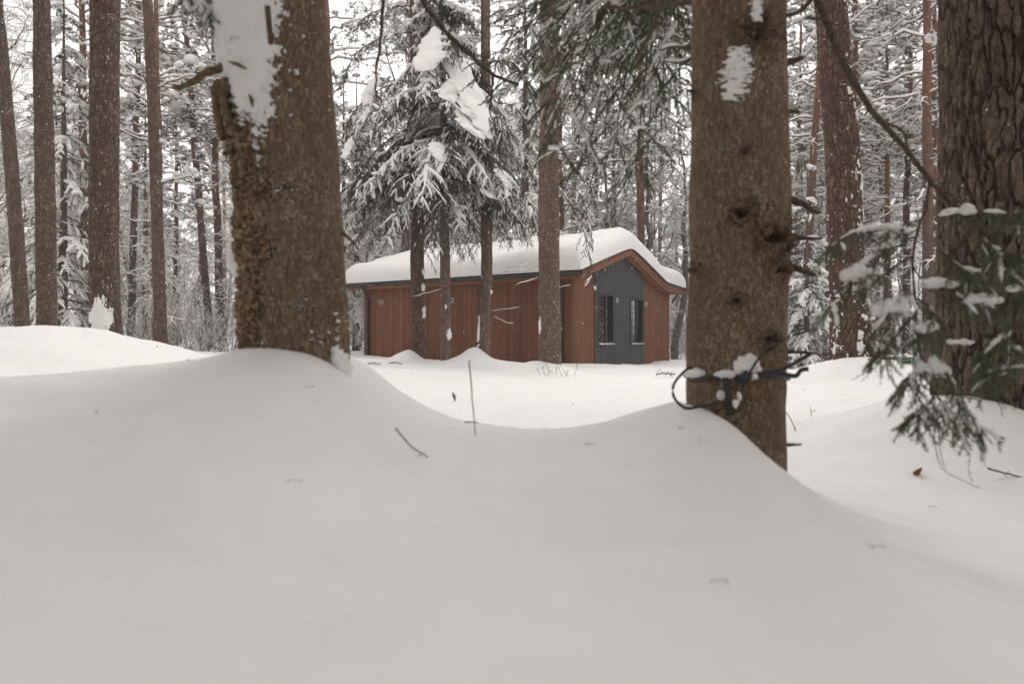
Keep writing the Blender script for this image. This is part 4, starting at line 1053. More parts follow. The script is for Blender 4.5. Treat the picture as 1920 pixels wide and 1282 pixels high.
# bare hanging twigs below
mb = MB()
for q in ([(1752, 800, 2.09), (1753, 830, 2.09), (1762, 870, 2.08), (1775, 885, 2.07), (1800, 898, 2.06), (1835, 915, 2.05)], [(1760, 800, 2.09), (1762, 840, 2.08), (1770, 875, 2.08)], [(1770, 822, 2.08), (1800, 838, 2.07), (1818, 852, 2.06), (1816, 880, 2.06), (1822, 902, 2.06)],
          [(1825, 790, 2.06), (1840, 810, 2.05), (1845, 840, 2.05), (1846, 870, 2.05)], [(1650, 640, 2.08), (1648, 665, 2.08), (1650, 690, 2.08), (1652, 722, 2.08)], [(1668, 660, 2.08), (1672, 700, 2.08), (1684, 740, 2.08)], [(1640, 690, 2.08), (1620, 700, 2.08), (1600, 712, 2.07)],
          [(1660, 668, 2.08), (1640, 690, 2.08), (1616, 715, 2.08)], [(1808, 745, 2.06), (1835, 750, 2.05), (1870, 750, 2.04), (1885, 765, 2.03)], [(1860, 745, 2.04), (1875, 760, 2.03), (1880, 780, 2.03)], [(1835, 750, 2.05), (1840, 770, 2.05)]):
    P = resample([at(*c) for c in q], 16)[None] - O2; V, Q = sweep(P, taper(.0014, .0007, 16), 5); mb = MB().add(V, Q)
    c, _, _ = children(P, 5, .2, 1, .8, .02, 4, .1, .2, 0, rng=R); V, Q = sweep(c, np.full((len(c), 4), .0006), 3); mb.add(V, Q); mb.build('hanging_twig', M_twig, b2)

# bare branch of the left spruce that crosses the top, with dangling twigs
mb = MB()
for q, r0, r1_ in (([(690, -170, 2.7), (760, -50, 2.8), (800, 15, 2.85), (840, 65, 2.9), (880, 105, 2.95), (925, 140, 3.0), (972, 160, 3.05)], .014, .006), ([(924, 140, 3.0), (922, 170, 3.0), (919, 205, 3.0), (918, 245, 3.0)], .007, .002),
                   ([(730, -110, 2.75), (718, 0, 2.8), (714, 60, 2.8), (707, 120, 2.8), (704, 168, 2.8), (715, 195, 2.8), (735, 238, 2.8)], .008, .0015), ([(925, 142, 3.0), (935, 110, 3.1), (960, 60, 3.2), (985, 0, 3.3)], .004, .002)):
    P = resample([at(*c) for c in q], 26)[None] - O1; P = P + R.normal(0, .0025, P.shape); V, Q = sweep(P, taper(r0, r1_, 26) * R.uniform(.85, 1.2, (1, 26)), 7); MB().add(V, Q).build('bare_branch', M_twig, b1)
for q in ([(640, 436, 2.4), (655, 448, 2.4), (668, 462, 2.4)],):
    P = resample([at(*c) for c in q], 8)[None] - O1; V, Q = sweep(P, taper(.008, .003, 8), 6); MB().add(V, Q).build('broken_branch', M_twig, b1)
bough(b1, O1, [[(405, -120, 2.5), (385, -60, 2.45), (372, -20, 2.4), (392, 28, 2.4)], [(395, -120, 2.5), (360, -40, 2.45), (345, 5, 2.4)], [(400, -100, 2.45), (402, -30, 2.4), (400, 18, 2.38)]], rb, m2=12, L2=.09, m3=3, L3=.05, n2=60, n3=40, nw=.0012, load=.3, sr=.008, r0=.005)

# unseen crowns added on the nearest trunks to shade the foreground snow
def shade_crown(parent, O, T, d, zlo, zhi, rad, nb, seed):
    q = np.random.default_rng(seed); z = q.uniform(zlo, zhi, nb); az = q.uniform(0, 6.283, nb)
    base = np.stack([np.interp(z, T.z, T.c[:, 0, 0]), np.interp(z, T.z, T.c[:, 0, 1]), z], -1)
    L = rad * (1 - .75 * (z - zlo) / (zhi - zlo)) * q.uniform(.7, 1.1, nb)
    cr, sn, _, _ = spruce_crown(parent, O, base, az, L, .25, q.uniform(.2, .4, nb), q.uniform(.5, 1, nb), q, m2=16, l2=.30, m3=0, n2=22, n3=0, nl=.07, nw=.010, s2=.05, lev3=False, wood=.03)
    cr.build('crown', [M_twig, M_needle], parent); sn.build('branch_snow', M_snow, parent)
shade_crown(b1, O1, up1, B1D, 4.6, 10.2, 3.3, 140, 201)
shade_crown(b2, O2, up2, B2D, 5.8, 10.2, 2.7, 80, 202)
shade_crown(b3, O3, up3, B3D, 6.5, 10.5, 3.2, 60, 203)
# ------------------------------------------------------------------ the forest behind: kinds of trees
def pack(mb): return mb
def proto_pine(seed, H=19, r0=.17, live=6.5, nb=42, dead=14, spread=2.4, lean=0.0):
    q = np.random.default_rng(seed)
    tr_ = curves([[0, 0, -.6]], [[lean, 0, 1]], [H + .6], 24, 0, .02, q)
    trunk = MB(); K = 24
    rad = np.interp(np.linspace(0, 1, K), [0, .05, .4, .8, 1], [r0 * 1.25, r0, r0 * .78, r0 * .4, .02])[None]
    V, Q = sweep(tr_, rad, 12); trunk.add(V, Q)
    crown, snow = MB(), MB()
    # live branches
    s = q.uniform(live / H, .99, nb); b, _ = point_on(tr_, np.zeros(nb, int), s)
    az = q.uniform(0, 6.283, nb); rel = (s - live / H) / (1 - live / H)
    L = spread * np.interp(rel, [0, .25, .7, 1], [.75, 1, .8, .3]) * q.uniform(.6, 1.15, nb)
    P1 = curves(b, np.stack([np.cos(az), np.sin(az), np.interp(rel, [0, 1], [.15, .7])], -1), L, 9, .25, .3, q)
    V, Q = sweep(P1, taper(.03 * np.sqrt(L / 2), np.full(nb, .010), 9), 5); crown.add(V, Q, 0)
    P2, i2, _ = children(P1, 8, .3, 1, .8, L * .36, 6, .1, .35, 0, .15, rng=q, planar=False, taper=.3)
    V, Q = sweep(P2, taper(np.full(len(P2), .010), np.full(len(P2), .005), 6), 3); crown.add(V, Q, 0)
    P3, i3, _ = children(P2, 4, .35, 1, .7, .24, 4, 0, .3, 0, .2, rng=q, planar=False, taper=.2)
    V, Fc = needles(P3, 24, .085, .0080, .7, q, .2); crown.add(V, Fc, 1)
    V, Fc = needles(P2, 16, .085, .0075, .7, q, .5); crown.add(V, Fc, 1)
    tips = np.concatenate([P3[:, -2][q.uniform(0, 1, len(P3)) < .24], P2[:, -2][q.uniform(0, 1, len(P2)) < .6]]); sz = q.uniform(.05, .13, (len(tips), 1)) * q.uniform(.7, 1.3, (len(tips), 3)) * [1.15, 1.15, .6]
    V, Fc = blobs(tips + [0, 0, .03], sz, 1, q, .4, .3); snow.add(V, Fc)
    V, Q = snow_tubes(P2[::2], np.full(len(P2[::2]), .020), 4, 1.3, .8, q); snow.add(V, Q)
    big = q.uniform(0, 1, len(P2)) < .06; c = P2[big][:, -2]
    V, Fc = blobs(c + [0, 0, .05], q.uniform(.14, .24, (len(c), 1)) * [1.2, 1.1, .8], 2, q, .3, .35); snow.add(V, Fc)
    V, Q = snow_tubes(P1, np.full(nb, .045), 5, 1.2, .9, q); snow.add(V, Q)
    if dead:
        s = q.uniform(.10, live / H, dead); b, _ = point_on(tr_, np.zeros(dead, int), s); az = q.uniform(0, 6.283, dead)
        D1 = curves(b, np.stack([np.cos(az), np.sin(az), q.uniform(-.2, .25, dead)], -1), q.uniform(.5, 2.0, dead), 8, .15, .35, q)
        D2, _, _ = children(D1, 5, .3, 1, .8, .5, 5, .1, .3, 0, rng=q, planar=False)
        for D, ra, sr in ((D1, .016, .026), (D2, .006, .014)):
            V, Q = sweep(D, taper(np.full(len(D), ra), np.full(len(D), ra * .4), D.shape[1]), 4); crown.add(V, Q, 0)
            V, Q = snow_tubes(D, np.full(len(D), sr), 4, 1.1, .9, q); snow.add(V, Q)
    return dict(trunk=(trunk, [M_bark_pine]), crown=(crown, [M_bark_pine, M_needle_pine]), branch_snow=(snow, [M_snow]))

def proto_spruce(seed, H=12, rad0=1.9, bot=1.2, nb=110):
    q = np.random.default_rng(seed)
    tr_ = curves([[0, 0, -.6]], [[0, 0, 1]], [H + .6], 16, 0, .01, q); trunk = MB(); r0 = H * .011 + .03
    V, Q = sweep(tr_, taper(r0 * 1.15, .01, 16), 10); trunk.add(V, Q)
    z = bot + (H - bot) * (1 - np.sqrt(q.uniform(0, 1, nb))); L = rad0 * (1 - (z - bot) / (H - bot)) ** .8 * q.uniform(.7, 1.1, nb) + .15
    az = q.uniform(0, 6.283, nb); base = np.stack([np.zeros(nb), np.zeros(nb), z], -1)
    cr, sn, _, _ = spruce_crown(None, np.zeros(3), base, az, L, .05, q.uniform(.4, .75, nb), np.clip(q.uniform(.15, .95, nb), 0, 1), q, m2=16, l2=.32, m3=0, n2=26, n3=0, nl=.07, nw=.009, s2=.045, lev3=False)
    return dict(trunk=(trunk, [M_bark_grey]), crown=(cr, [M_twig, M_needle]), branch_snow=(sn, [M_snow]))

def proto_bare(seed, H=11, r0=.085, n1=18, low=.18, snowy=1.0, fork=.35):
    q = np.random.default_rng(seed)
    tr_ = curves([[0, 0, -.6]], [[q.normal(0, .06), q.normal(0, .06), 1]], [H + .6], 20, 0, .10, q); trunk = MB()
    V, Q = sweep(tr_, taper(r0 * 1.2, .012, 20), 9); trunk.add(V, Q)
    crown, snow = MB(), MB()
    P1, _, _ = children(tr_, n1, low, 1, .75, H * fork, 10, -.05, .35, 0, .15, rng=q, planar=False, taper=.6)
    P2, _, _ = children(P1, 7, .15, 1, .7, H * .12, 7, .05, .35, 0, .1, rng=q, planar=False, taper=.5)
    P3, _, _ = children(P2, 6, .1, 1, .7, H * .055, 5, .1, .3, .05, 0, rng=q, planar=False, taper=.4)
    P4, _, _ = children(P3, 2, .2, 1, .7, H * .03, 4, .15, .3, .05, 0, rng=q, planar=False, taper=.4)
    for P, ra, rb_, sr, S in ((P1, r0 * .42, .008, .034, 6), (P2, .011, .005, .020, 4), (P3, .006, .004, .011, 3), (P4, .0045, .0035, .007, 3)):
        V, Q = sweep(P, taper(np.full(len(P), ra), np.full(len(P), rb_), P.shape[1]), S); crown.add(V, Q, 0)
        k = q.uniform(0, 1, len(P)) < (1 if sr > .015 else .75)
        V, Q = snow_tubes(P[k], np.full(k.sum(), sr * snowy), 4, 1.15, .9, q); snow.add(V, Q)
    V, Q = sweep(tr_ + [-.3 * r0, -.55 * r0, 0], taper(r0 * .75, .012, 20), 7)
    return dict(trunk=(trunk, [M_bark_bare]), crown=(crown, [M_bark_bare]), branch_snow=(snow, [M_snow]))

def proto_shrub(seed, H=2.6, ns=9, spread=.9):
    q = np.random.default_rng(seed)
    b = np.stack([q.normal(0, spread * .5, ns), q.normal(0, spread * .5, ns), np.full(ns, -.4)], -1)
    P1 = curves(b, np.stack([q.normal(0, .22, ns), q.normal(0, .22, ns), np.ones(ns)], -1), q.uniform(.5, 1.2, ns) * H, 9, 0, .14, q)
    P2, _, _ = children(P1, 7, .2, 1, .6, H * .28, 6, .12, .25, 0, .1, rng=q, planar=False)
    P3, _, _ = children(P2, 4, .15, 1, .7, H * .13, 4, .15, .3, 0, 0, rng=q, planar=False)
    wood, snow = MB(), MB()
    for P, ra, sr in ((P1, .011, .0), (P2, .0055, .009), (P3, .004, .007)):
        V, Q = sweep(P, taper(np.full(len(P), ra), np.full(len(P), ra * .55), P.shape[1]), 3); wood.add(V, Q, 0)
        if sr:
            k = q.uniform(0, 1, len(P)) < .8
            V, Q = snow_tubes(P[k], np.full(k.sum(), sr), 4, 1.1, .9, q); snow.add(V, Q)
    return wood, snow

PROTO = {'pine': [proto_pine(s, H, r, lv, nb, dd, sp) for s, H, r, lv, nb, dd, sp in ((1, 19, .16, 6.5, 44, 16, 2.4), (2, 21, .17, 8.5, 40, 22, 2.6), (3, 17, .15, 5.0, 48, 12, 2.2), (4, 12, .12, 2.6, 50, 10, 2.0))],
         'spruce': [proto_spruce(s, H, rr_, bt, nb) for s, H, rr_, bt, nb in ((11, 12, 1.9, 1.0, 120), (12, 15, 2.2, 2.2, 130), (13, 7, 1.3, .4, 80))],
         'bare': [proto_bare(s, H, r, n1, lo) for s, H, r, n1, lo in ((21, 11, .09, 18, .2), (22, 13, .10, 20, .25), (23, 8, .06, 16, .15), (24, 15, .12, 20, .3))]}
MESHES = {}
def tree(kind, v, x, y, sc=1.0, rz=0.0, label='', group=None, leanx=0.0, trunk_sc=1.0):
    nm = {'pine': 'pine_tree', 'spruce': 'spruce_tree', 'bare': 'bare_tree'}[kind]
    o = thing(nm, label, 'tree', (x, y, gz(x, y)), rz, group)
    o.rotation_euler = (0, leanx, 0) if leanx else (0, 0, rz); o.scale = (sc, sc, sc)
    for part, (mb_, mats) in PROTO[kind][v].items():
        key = (kind, v, part)
        if key not in MESHES:
            c = mb_.build(part, mats, o); MESHES[key] = c.data
        else: c = link(part, MESHES[key], o)
        if part == 'trunk' and trunk_sc != 1: c.scale = (trunk_sc, trunk_sc, 1)
    return o
PLACED = []
def explicit(kind, v, px, d, width, label, top_px=None, top_py=0):
    """a tree whose trunk stands where the photo shows it; its girth from the width seen"""
    x = (px - 960) / F * d
    r0 = {'pine': (.16, .17, .15, .12), 'bare': (.09, .10, .06, .12), 'spruce': (.16, .19, .11)}[kind][v]
    sc = 1.0; tsc = width / 2 / F * d / (r0 * .9)
    lean = 0.0
    if top_px is not None:
        dz = (640 - top_py) / F * d; lean = math.atan(((top_px - px) / F * d) / dz)
    tree(kind, v, x, d, sc, R.uniform(0, 6.28), label, None, lean, tsc); PLACED.append((x, d, .9))
for a in (('pine', 1, 163, 26, 15, 'reddish pine trunk half hidden on the left side of the stout pine', 157, 0), ('pine', 1, 246, 27, 12, 'thin wavering pine between the stout pine and the slender reddish pine', 261, 120),
          ('pine', 1, 396, 28, 13, 'thin pine leaning towards the slender reddish pine, beside a dark upright trunk', 360, 150), ('pine', 0, 414, 29, 14, 'dark upright pine close against the left edge of the snow smeared spruce', 402, 0),
          ('pine', 1, 628, 30, 20, 'orange barked pine peeping out behind the right edge of the snow smeared spruce', 618, 0), ('pine', 1, 1204, 30, 16, 'straight orange barked pine rising directly behind the house ridge', 1207, 0),
          ('bare', 1, 1232, 31, 11, 'grey bare trunk beside the orange pine behind the house', 1250, 0), ('bare', 0, 1268, 32, 12, 'snow coated forked bare tree between the house roof and the strapped spruce', 1280, 0),
          ('pine', 2, 1150, 34, 10, 'orange pine stem beside the tall straight spruce, behind the roof', 1152, 0), ('bare', 2, 1166, 40, 7, 'thin grey stem standing behind the snow covered roof', 1168, 200),
          ('pine', 1, 1506, 26, 15, 'orange pine leaning away from the strapped spruce towards the red barked pine', 1534, 200), ('pine', 0, 1493, 34, 10, 'thin dark pine nearest the strapped spruce on its open side', 1502, 0),
          ('pine', 2, 1551, 30, 12, 'grey lower stem between the leaning orange pine and the red barked pine', 1556, 0), ('pine', 1, 1613, 27, 15, 'orange upper pine stem showing just beyond the red barked pine', 1609, 0),
          ('pine', 1, 1680, 36, 9, 'small orange pine curving behind the hanging bough', 1640, 100), ('pine', 0, 1700, 30, 13, 'brown pine stem behind the green rail', 1708, 0), ('pine', 1, 1754, 29, 15, 'tall orange pine beside the massive furrowed trunk', 1758, 0),
          ('spruce', 0, 668, 31, 12, 'snowy spruce behind the far end of the roof', None, 0), ('spruce', 1, 985, 27, 20, 'snowy spruce rising behind the middle of the roof', None, 0), ('spruce', 2, 1512, 24, 10, 'small snow covered spruce at the foot of the leaning orange pine', None, 0),
          ('spruce', 0, 118, 22, 14, 'dark spruce between the two outer trunks behind the drift', None, 0)):
    explicit(*a)
# the rest of the near forest, trees nothing tells apart from their neighbours
LAB = {'pine': 'snow laden pine standing in the forest behind the house clearing', 'spruce': 'snow covered spruce standing in the forest behind the house clearing', 'bare': 'bare snow lined tree standing in the forest behind the house clearing'}
GRP = {'pine': 'pines of the forest behind', 'spruce': 'spruces of the forest behind', 'bare': 'bare trees of the forest behind'}
rf = np.random.default_rng(77)
def clear_of_house(x, y):
    r = np.array([x, y]) - C0; t_, u_ = r @ Gd, r @ Ld
    return not (-2.5 < t_ < 9.5 and -2 < u_ < 9.8)
cnt = 0; tries = 0
while cnt < 96 and tries < 6000:
    tries += 1
    y = 21 + 39 * rf.uniform(0, 1) ** .85; x = rf.uniform(-.82, .82) * y
    px = 960 + x / y * F
    if not clear_of_house(x, y) or (y < 24 and 430 < px < 1480): continue
    if min([9] + [math.hypot(x - a, y - b) / c for a, b, c in PLACED]) < 1.5: continue
    if (1090 < px < 1300 or 300 < px < 440) and rf.uniform() < .55: continue
    kind = rf.choice(['pine', 'bare', 'spruce'], p=[.30, .62, .08])
    v = int(rf.integers(0, len(PROTO[kind])))
    if kind == 'pine' and rf.uniform() < .12: v = 3
    elif kind == 'pine' and v == 3: v = int(rf.integers(0, 3))
    tree(kind, v, x, y, rf.uniform(.8, 1.15), rf.uniform(0, 6.28), LAB[kind], GRP[kind]); PLACED.append((x, y, 1.0)); cnt += 1

# masses nobody could count: undergrowth, and the wood farther off
def tile(parts, places, name, kind='stuff'):
    """one mesh of many turned and scaled copies"""
    out = MB()
    for pi, x, y, z, sc, rz in places:
        c, s = math.cos(rz), math.sin(rz); M = np.array([[c, -s, 0], [s, c, 0], [0, 0, 1]]) * sc
        for mb_, mi in parts[pi]:
            off_ = 0
            V = np.concatenate(mb_.v); n0_ = out.n
            out.v.append(V @ M.T + [x, y, z]); out.a.append(np.full(len(V), .5)); out.n += len(V)
            for f, m_ in mb_.f: out.f.append((f + n0_, mi[m_]))
    return out
sh = [proto_shrub(s, H, ns) for s, H, ns in ((31, 2.6, 9), (32, 3.4, 8), (33, 1.8, 11), (34, 4.2, 7), (35, 2.2, 12))]
pl = []
while len(pl) < 260:
    y = 24 + 30 * rf.uniform(0, 1) ** 1.2; x = rf.uniform(-.80, .80) * y
    if clear_of_house(x, y): pl.append((int(rf.integers(0, 5)), x, y, gz(x, y), rf.uniform(.7, 1.2), rf.uniform(0, 6.28)))
und_ = tile([[(a, [0]), (b, [1])] for a, b in sh], pl, 'undergrowth')
tag(und_.build('undergrowth', [M_bark_bare, M_snow]), 'tangle of thin bare snow dusted saplings under the trees', 'undergrowth', kind='stuff')
far_parts = []
for k, v in (('pine', 0), ('pine', 3), ('bare', 3), ('spruce', 0), ('pine', 2)):
    pr = PROTO[k][v]; mi = {'pine': (0, [0, 1]), 'bare': (2, [2, 2]), 'spruce': (0, [0, 1])}[k]
    far_parts.append([(pr['trunk'][0], [mi[0]]), (pr['crown'][0], mi[1]), (pr['branch_snow'][0], [3])])
pl = []
while len(pl) < 46:
    y = 60 + 45 * rf.uniform(); x = rf.uniform(-.85, .85) * y
    pl.append((int(rf.integers(0, 5)), x, y, gz(x, y), rf.uniform(.9, 1.3), rf.uniform(0, 6.28)))
tag(tile(far_parts, pl, 'far').build('distant_forest', [M_bark_pine, M_needle_pine, M_bark_bare, M_snow]), 'pale mass of snowy woodland far beyond the clearing', 'forest', kind='stuff')

pl = []  # trees out of view, added to block low sky and darken the near snow
while len(pl) < 70:
    a_ = rf.uniform(.95, 2 * math.pi - .95); r_ = 4.5 + 20 * rf.uniform() ** .8; x, y = r_ * math.sin(a_), r_ * math.cos(a_)
    if y > 2 and abs(x) < y * .95 + 3.2: continue
    if min([9] + [math.hypot(x - q[1], y - q[2]) for q in pl]) < 2.0: continue
    pl.append((int(rf.choice([0, 1, 3, 4])), x, y, gz(x, y), rf.uniform(.8, 1.1), rf.uniform(0, 6.28)))
tag(tile(far_parts, pl, 'near').build('unseen_shade_trees', [M_bark_pine, M_needle_pine, M_bark_bare, M_snow]), 'unseen snowy trees added behind the viewpoint to shade the near snow', 'forest', kind='stuff')
hz = MB().box((-130, -60, -3), (130, 125, 40)).build('haze', [], None, False)
hm = bpy.data.materials.new('haze'); hm.use_nodes = True; hm.node_tree.nodes.remove(hm.node_tree.nodes['Principled BSDF'])
hv = hm.node_tree.nodes.new('ShaderNodeVolumePrincipled'); hv.inputs['Color'].default_value = (.95, .94, .93, 1); hv.inputs['Density'].default_value = .0026
hm.node_tree.links.new(hv.outputs[0], hm.node_tree.nodes['Material Output'].inputs['Volume']); hz.data.materials.append(hm); tag(hz, kind='stuff')

# ------------------------------------------------------------------ fence, rail, small things on the snow
fy = 32.0
fence = thing('wire_fence', 'low wire mesh fence with pale posts capped by snow balls at the forest edge', 'fence', (0, fy, 0))
post0 = None
for k, x in enumerate(np.arange(-17.5, 18, 1.85)):
    if not clear_of_house(x, fy): continue
    z = gz(x, fy)
    if post0 is None:
        mb = MB(); th = np.linspace(0, 6.283, 10)
        V, Q = sweep(np.array([[[0, 0, -.6], [0, 0, .3], [0, 0, .62], [0, 0, .80]]]), np.array([[.06, .06, .055, .05]]), 10); post = mb.add(V, Q).build('post', M_post, fence); post0 = post.data
        cb = MB(); V, Fc = blobs([(0, 0, .86)], [(.12, .12, .13)], 3, R, .12, .6); cap = cb.add(V, Fc).build('post_snow', M_snow, post); cap0 = cap.data
    else:
        post = link('post', post0, fence); cap = link('post_snow', cap0, post)
    post.location = (x, 0, z); post.rotation_euler = (0, 0, k * 1.3); post.scale = (1, 1, R.uniform(.85, 1.12))
mb = MB()
xs = np.arange(-17.5, 17.3, .12); zs = np.array([gz(x, fy) for x in xs])
for hgt in np.arange(.05, .75, .1):
    V, Q = sweep(np.stack([xs, np.full(len(xs), -.065), zs + hgt], -1)[None], .003, 3); mb.add(V, Q)
P = np.stack([np.stack([xs, np.full(len(xs), -.068), zs - .1], -1), np.stack([xs, np.full(len(xs), -.068), zs + .70], -1)], 1); V, Q = sweep(P, .0025, 3); mb.add(V, Q)
mb.build('wire_mesh', M_wire, fence)

p = at(1680, 690, 14.0)
rail = thing('metal_rail', 'green painted metal rail frame with snow along its top bar', 'rail', (p[0], 14.0, gz(p[0], 14)))
OQ = np.array(rail.location); w_ = 66 / F * 14; 
def bar(a, b, r_=.018): return sweep(np.array([[a, b]], float), r_, 8)
zt_ = at(0, 672, 14)[2] - OQ[2]
mb = MB()
for a, b in (((-w_ / 2, 0, -.6), (-w_ / 2, 0, zt_ + .018)), ((w_ / 2, 0, -.6), (w_ / 2, 0, zt_ + .018)), ((-w_ / 2, 0, zt_), (w_ / 2, 0, zt_)), ((-w_ / 2 + .05, 0, zt_ - .02), (0, .01, -.05))):
    V, Q = bar(a, b, .022); mb.add(V, Q)
mb.build('frame', M_green, rail)
mb = MB(); V, Q = snow_tubes(np.stack([np.linspace(-w_ / 2 - .02, w_ / 2 + .02, 14), np.zeros(14), np.full(14, zt_ + .03)], -1)[None], .035, 8, 1.0, .4); mb.add(V, Q); mb.build('rail_snow', M_snow, rail)

def on_snow(px, py):
    """the snow point seen at a photo pixel"""
    d = np.geomspace(.3, 40, 1600); x = (px - 960) / F * d; z = (HY - py) / F * d
    k = np.argmax(z < ground_e(x, d)); return np.array([x[k], d[k], z[k] + EYE])
def small(name, label, cat, lines, rad, mat, ref, group=None, twigs=0, tl=.03):
    o = thing(name, label, cat, ref, 0, group); O = np.array(o.location, float); mb = MB()
    for pts_ in lines:
        P = resample(pts_, 12)[None] - O; P = P + R.normal(0, rad * .25, P.shape); V, Q = sweep(P, taper(rad, rad * .6, 12), 6); mb.add(V, Q)
        if twigs:
            c, _, _ = children(P, twigs, .25, 1, .8, tl, 5, 0, .2, 0, rng=R, planar=False); V, Q = sweep(c, taper(np.full(len(c), rad * .6), np.full(len(c), rad * .3), 5), 4); mb.add(V, Q)
    mb.build('stem', mat, o); return o
a = on_snow(815, 862); d = a[1]
small('stick', 'curved pale stick poking out of the near snow under the house view', 'stick', [[at(741, 802, d - .02), at(770, 836, d - .01), at(795, 852, d), at(818, 864, d + .02) - [0, 0, .01]], [at(760, 866, d - .02), at(775, 861, d - .01), at(790, 852, d - .002)]], .0030, M_straw, a)
a = on_snow(892, 818); d = a[1]; g0 = gz((892 - 960) / F * d, d); top = at(880, 675, d)
small('dry_stalk', 'upright thin dry stalk with a short cross twig in the central dip', 'stalk', [[top, at(884, 730, d), at(889, 790, d), np.array([(893 - 960) / F * d, d, g0 - .03])], [at(872, 792, d - .01), at(885, 791, d), at(897, 793, d)]], .0030, M_straw, a)
a = on_snow(853, 752)
small('dead_plant', 'small dark withered seed head standing alone in the clearing snow', 'plant', [[a - [0, 0, .05], a + [.0, 0, .03], a + [-.01, 0, .08]], [a + [0, 0, .02], a + [-.02, 0, .05], a + [-.022, .0, .075]]], .007, M_twig, a, None, 6, .035)
a = on_snow(1044, 706)
rq = np.random.default_rng(41); cl = []
for k in range(9):
    b_ = a + [rq.normal(.0, .16), rq.normal(0, .08), -.04]; h_ = rq.uniform(.08, .24); l_ = rq.normal(0, .12)
    cl.append([b_, b_ + [l_ * .5, 0, h_ * .6], b_ + [l_, rq.normal(0, .03), h_ + .04], b_ + [l_ + rq.normal(0, .05), 0, h_ + rq.uniform(-.04, .05)]])
small('seedling', 'bare curly seedling twigs poking up at the foot of the tall straight spruce', 'plant', cl, .0035, M_twig, a, None, 4, .06)
a = on_snow(1247, 706)
sprig = thing('spruce_sprig', 'fallen dark spruce sprig lying on the snow before the gable', 'sprig', a)
P = np.array([[[-.17, 0, .02], [-.05, 0, .05], [.06, 0, .05], [.16, 0, .03]]]); c, _, _ = children(P, 12, 0, 1, .8, .12, 4, 0, .1, 0, .3, rng=R, planar=False)
mb = MB(); V, Q = sweep(P, .005, 5); mb.add(V, Q, 0); V, Fc = needles(c, 30, .025, .004, .8); mb.add(V, Fc, 1); mb.build('needled_twig', [M_twig, M_needle], sprig)
a = on_snow(700, 684)
small('bark_scrap', 'flat dark bark scraps on the snow by the far corner of the house', 'bark', [[a + [-.12, 0, .01], a + [0, 0, .03], a + [.15, 0, .01]], [a + [.25, .3, .01], a + [.35, .3, .04], a + [.5, .3, .01]]], .012, M_twig, a, None, 4, .06)
a = on_snow(1523, 782)
small('seedling', 'tiny bare hooked twig standing in the open snow beside the strapped spruce', 'plant', [[a - [0, 0, .03], a + [-.01, 0, .04], a + [-.015, 0, .09]], [a + [-.01, 0, .04], a + [.02, 0, .055], a + [.028, 0, .045]]], .0025, M_twig, a)
a = on_snow(1494, 808)
small('stick', 'slanting thin stick in the snow touching the edge of the strapped trunk', 'stick', [[a - [0, 0, .02], at(1485, 790, a[1]), at(1470, 768, a[1])]], .0035, M_twig, a)
a = on_snow(1880, 892)
small('fallen_branch', 'knobbly bare branch lying on the snow at the lower right edge of the view', 'branch', [[at(1852, 878, a[1] - .1), at(1880, 886, a[1] - .05), at(1905, 892, a[1]), at(1960, 910, a[1])]], .0045, M_twig, a, None, 8, .025)
a = on_snow(1724, 893); lf = thing('dry_leaf', 'single curled brown leaf standing on the snow below the hanging bough', 'leaf', a)
uu, vv = np.meshgrid(np.linspace(-1, 1, 9), np.linspace(0, 1, 13)); wv = np.sin(vv * math.pi) ** .7 * .020 * (1 + .25 * np.sin(vv * 25))
V = np.stack([uu * wv, .012 * uu ** 2 + .010 * np.sin(vv * 5), vv * .045 - .004 + .004 * uu], -1).reshape(-1, 3)
i = np.arange(12)[:, None] * 9; j = np.arange(8)[None]; Q = np.stack(np.broadcast_arrays(i + j, i + j + 1, i + 10 + j, i + 9 + j), -1).reshape(-1, 4)
MB().add(V, Q).build('blade', M_leaf, lf); mb = MB(); V, Q = sweep(np.array([[[0, .0, .0], [-.012, -.01, .004], [-.03, -.012, .006]]]), .0012, 5); mb.add(V, Q).build('leaf_stalk', M_leaf, lf)
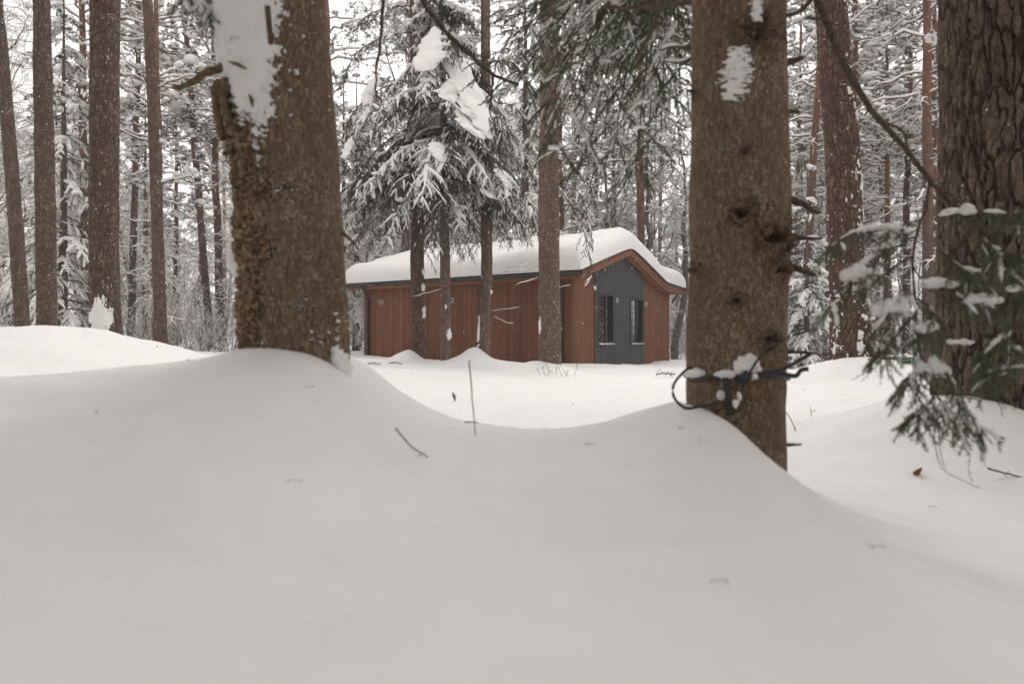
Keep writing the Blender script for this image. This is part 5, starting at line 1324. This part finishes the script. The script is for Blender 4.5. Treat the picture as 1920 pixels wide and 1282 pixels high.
# fallen needles lying on the near drift
nl_specs = (((1275, 805), 'pair of reddish fallen needles on the drift beneath the black straps', .05), ((1100, 835), 'reddish fallen needles lying on the crest of the drift mid view', .045), ((545, 905), 'pale reddish needle on the near drift under the snow smeared trunk', .03),
            ((1342, 1093), 'reddish needle pair on the closest snow below the strapped spruce', .03), ((1630, 1028), 'thin grey needle on the near snow below the tied trunk, on the open side', .03), ((1742, 952), 'single red needle on the snow below the curled leaf', .03),
            ((1312, 828), 'forked reddish needle on the drift just below the straps', .03), ((570, 728), 'dark needle scrap near the top of the drift under the smeared trunk', .03))
for (px, py), lb, ln in nl_specs:
    a = on_snow(px, py); an = R.uniform(0, 3)
    ls = [[a + [q - ln / 2 * math.cos(an + k), -ln / 2 * math.sin(an + k), .004], a + [q, 0, .006], a + [q + ln / 2 * math.cos(an + k), ln / 2 * math.sin(an + k), .003]] for k, q in enumerate((0, .018))]
    small('fallen_needle', lb, 'needle', ls, .0008, M_needle_red, a)

# specks of bark and needles scattered over the snow
rn = np.random.default_rng(8); nb = 60
ly = 1.4 + 14 * rn.uniform(0, 1, nb) ** 1.2; lx = rn.uniform(-.72, .72, nb) * ly; lz = ground_e(lx, ly) + EYE
an = rn.uniform(0, 6.28, nb); ln = rn.uniform(.0015, .005, nb) * (.5 + ly * .25)
P = np.stack([np.stack([lx - np.cos(an) * ln, ly - np.sin(an) * ln, lz + .001], -1), np.stack([lx, ly, lz + .003], -1), np.stack([lx + np.cos(an) * ln, ly + np.sin(an) * ln, lz + .001], -1)], 1)
V, Q = sweep(P, (ln * rn.uniform(.1, .4, nb))[:, None] * np.ones((1, 3)), 5); tag(MB().add(V, Q).build('litter', M_twig), 'specks of bark and fallen needles scattered over the snow', 'litter', kind='stuff')
# falling snow
rn = np.random.default_rng(3); nfl = 3000
fy_ = 3.5 + 16 * rn.uniform(0, 1, nfl) ** .8; fx_ = rn.uniform(-.72, .72, nfl) * fy_; fz_ = EYE + rn.uniform(-.10, .48, nfl) * fy_
ok = fz_ > ground_e(fx_, fy_) + EYE + .02
c = np.stack([fx_, fy_, fz_], -1)[ok]
V, Fc = blobs(c, rn.uniform(.0018, .0048, (len(c), 1)) * [1, 1, 1.2], 1, rn, .2, 1)
tag(MB().add(V, Fc).build('falling_snow', M_snow), 'loose snowflakes drifting down through the clearing', 'snowflakes', kind='stuff')
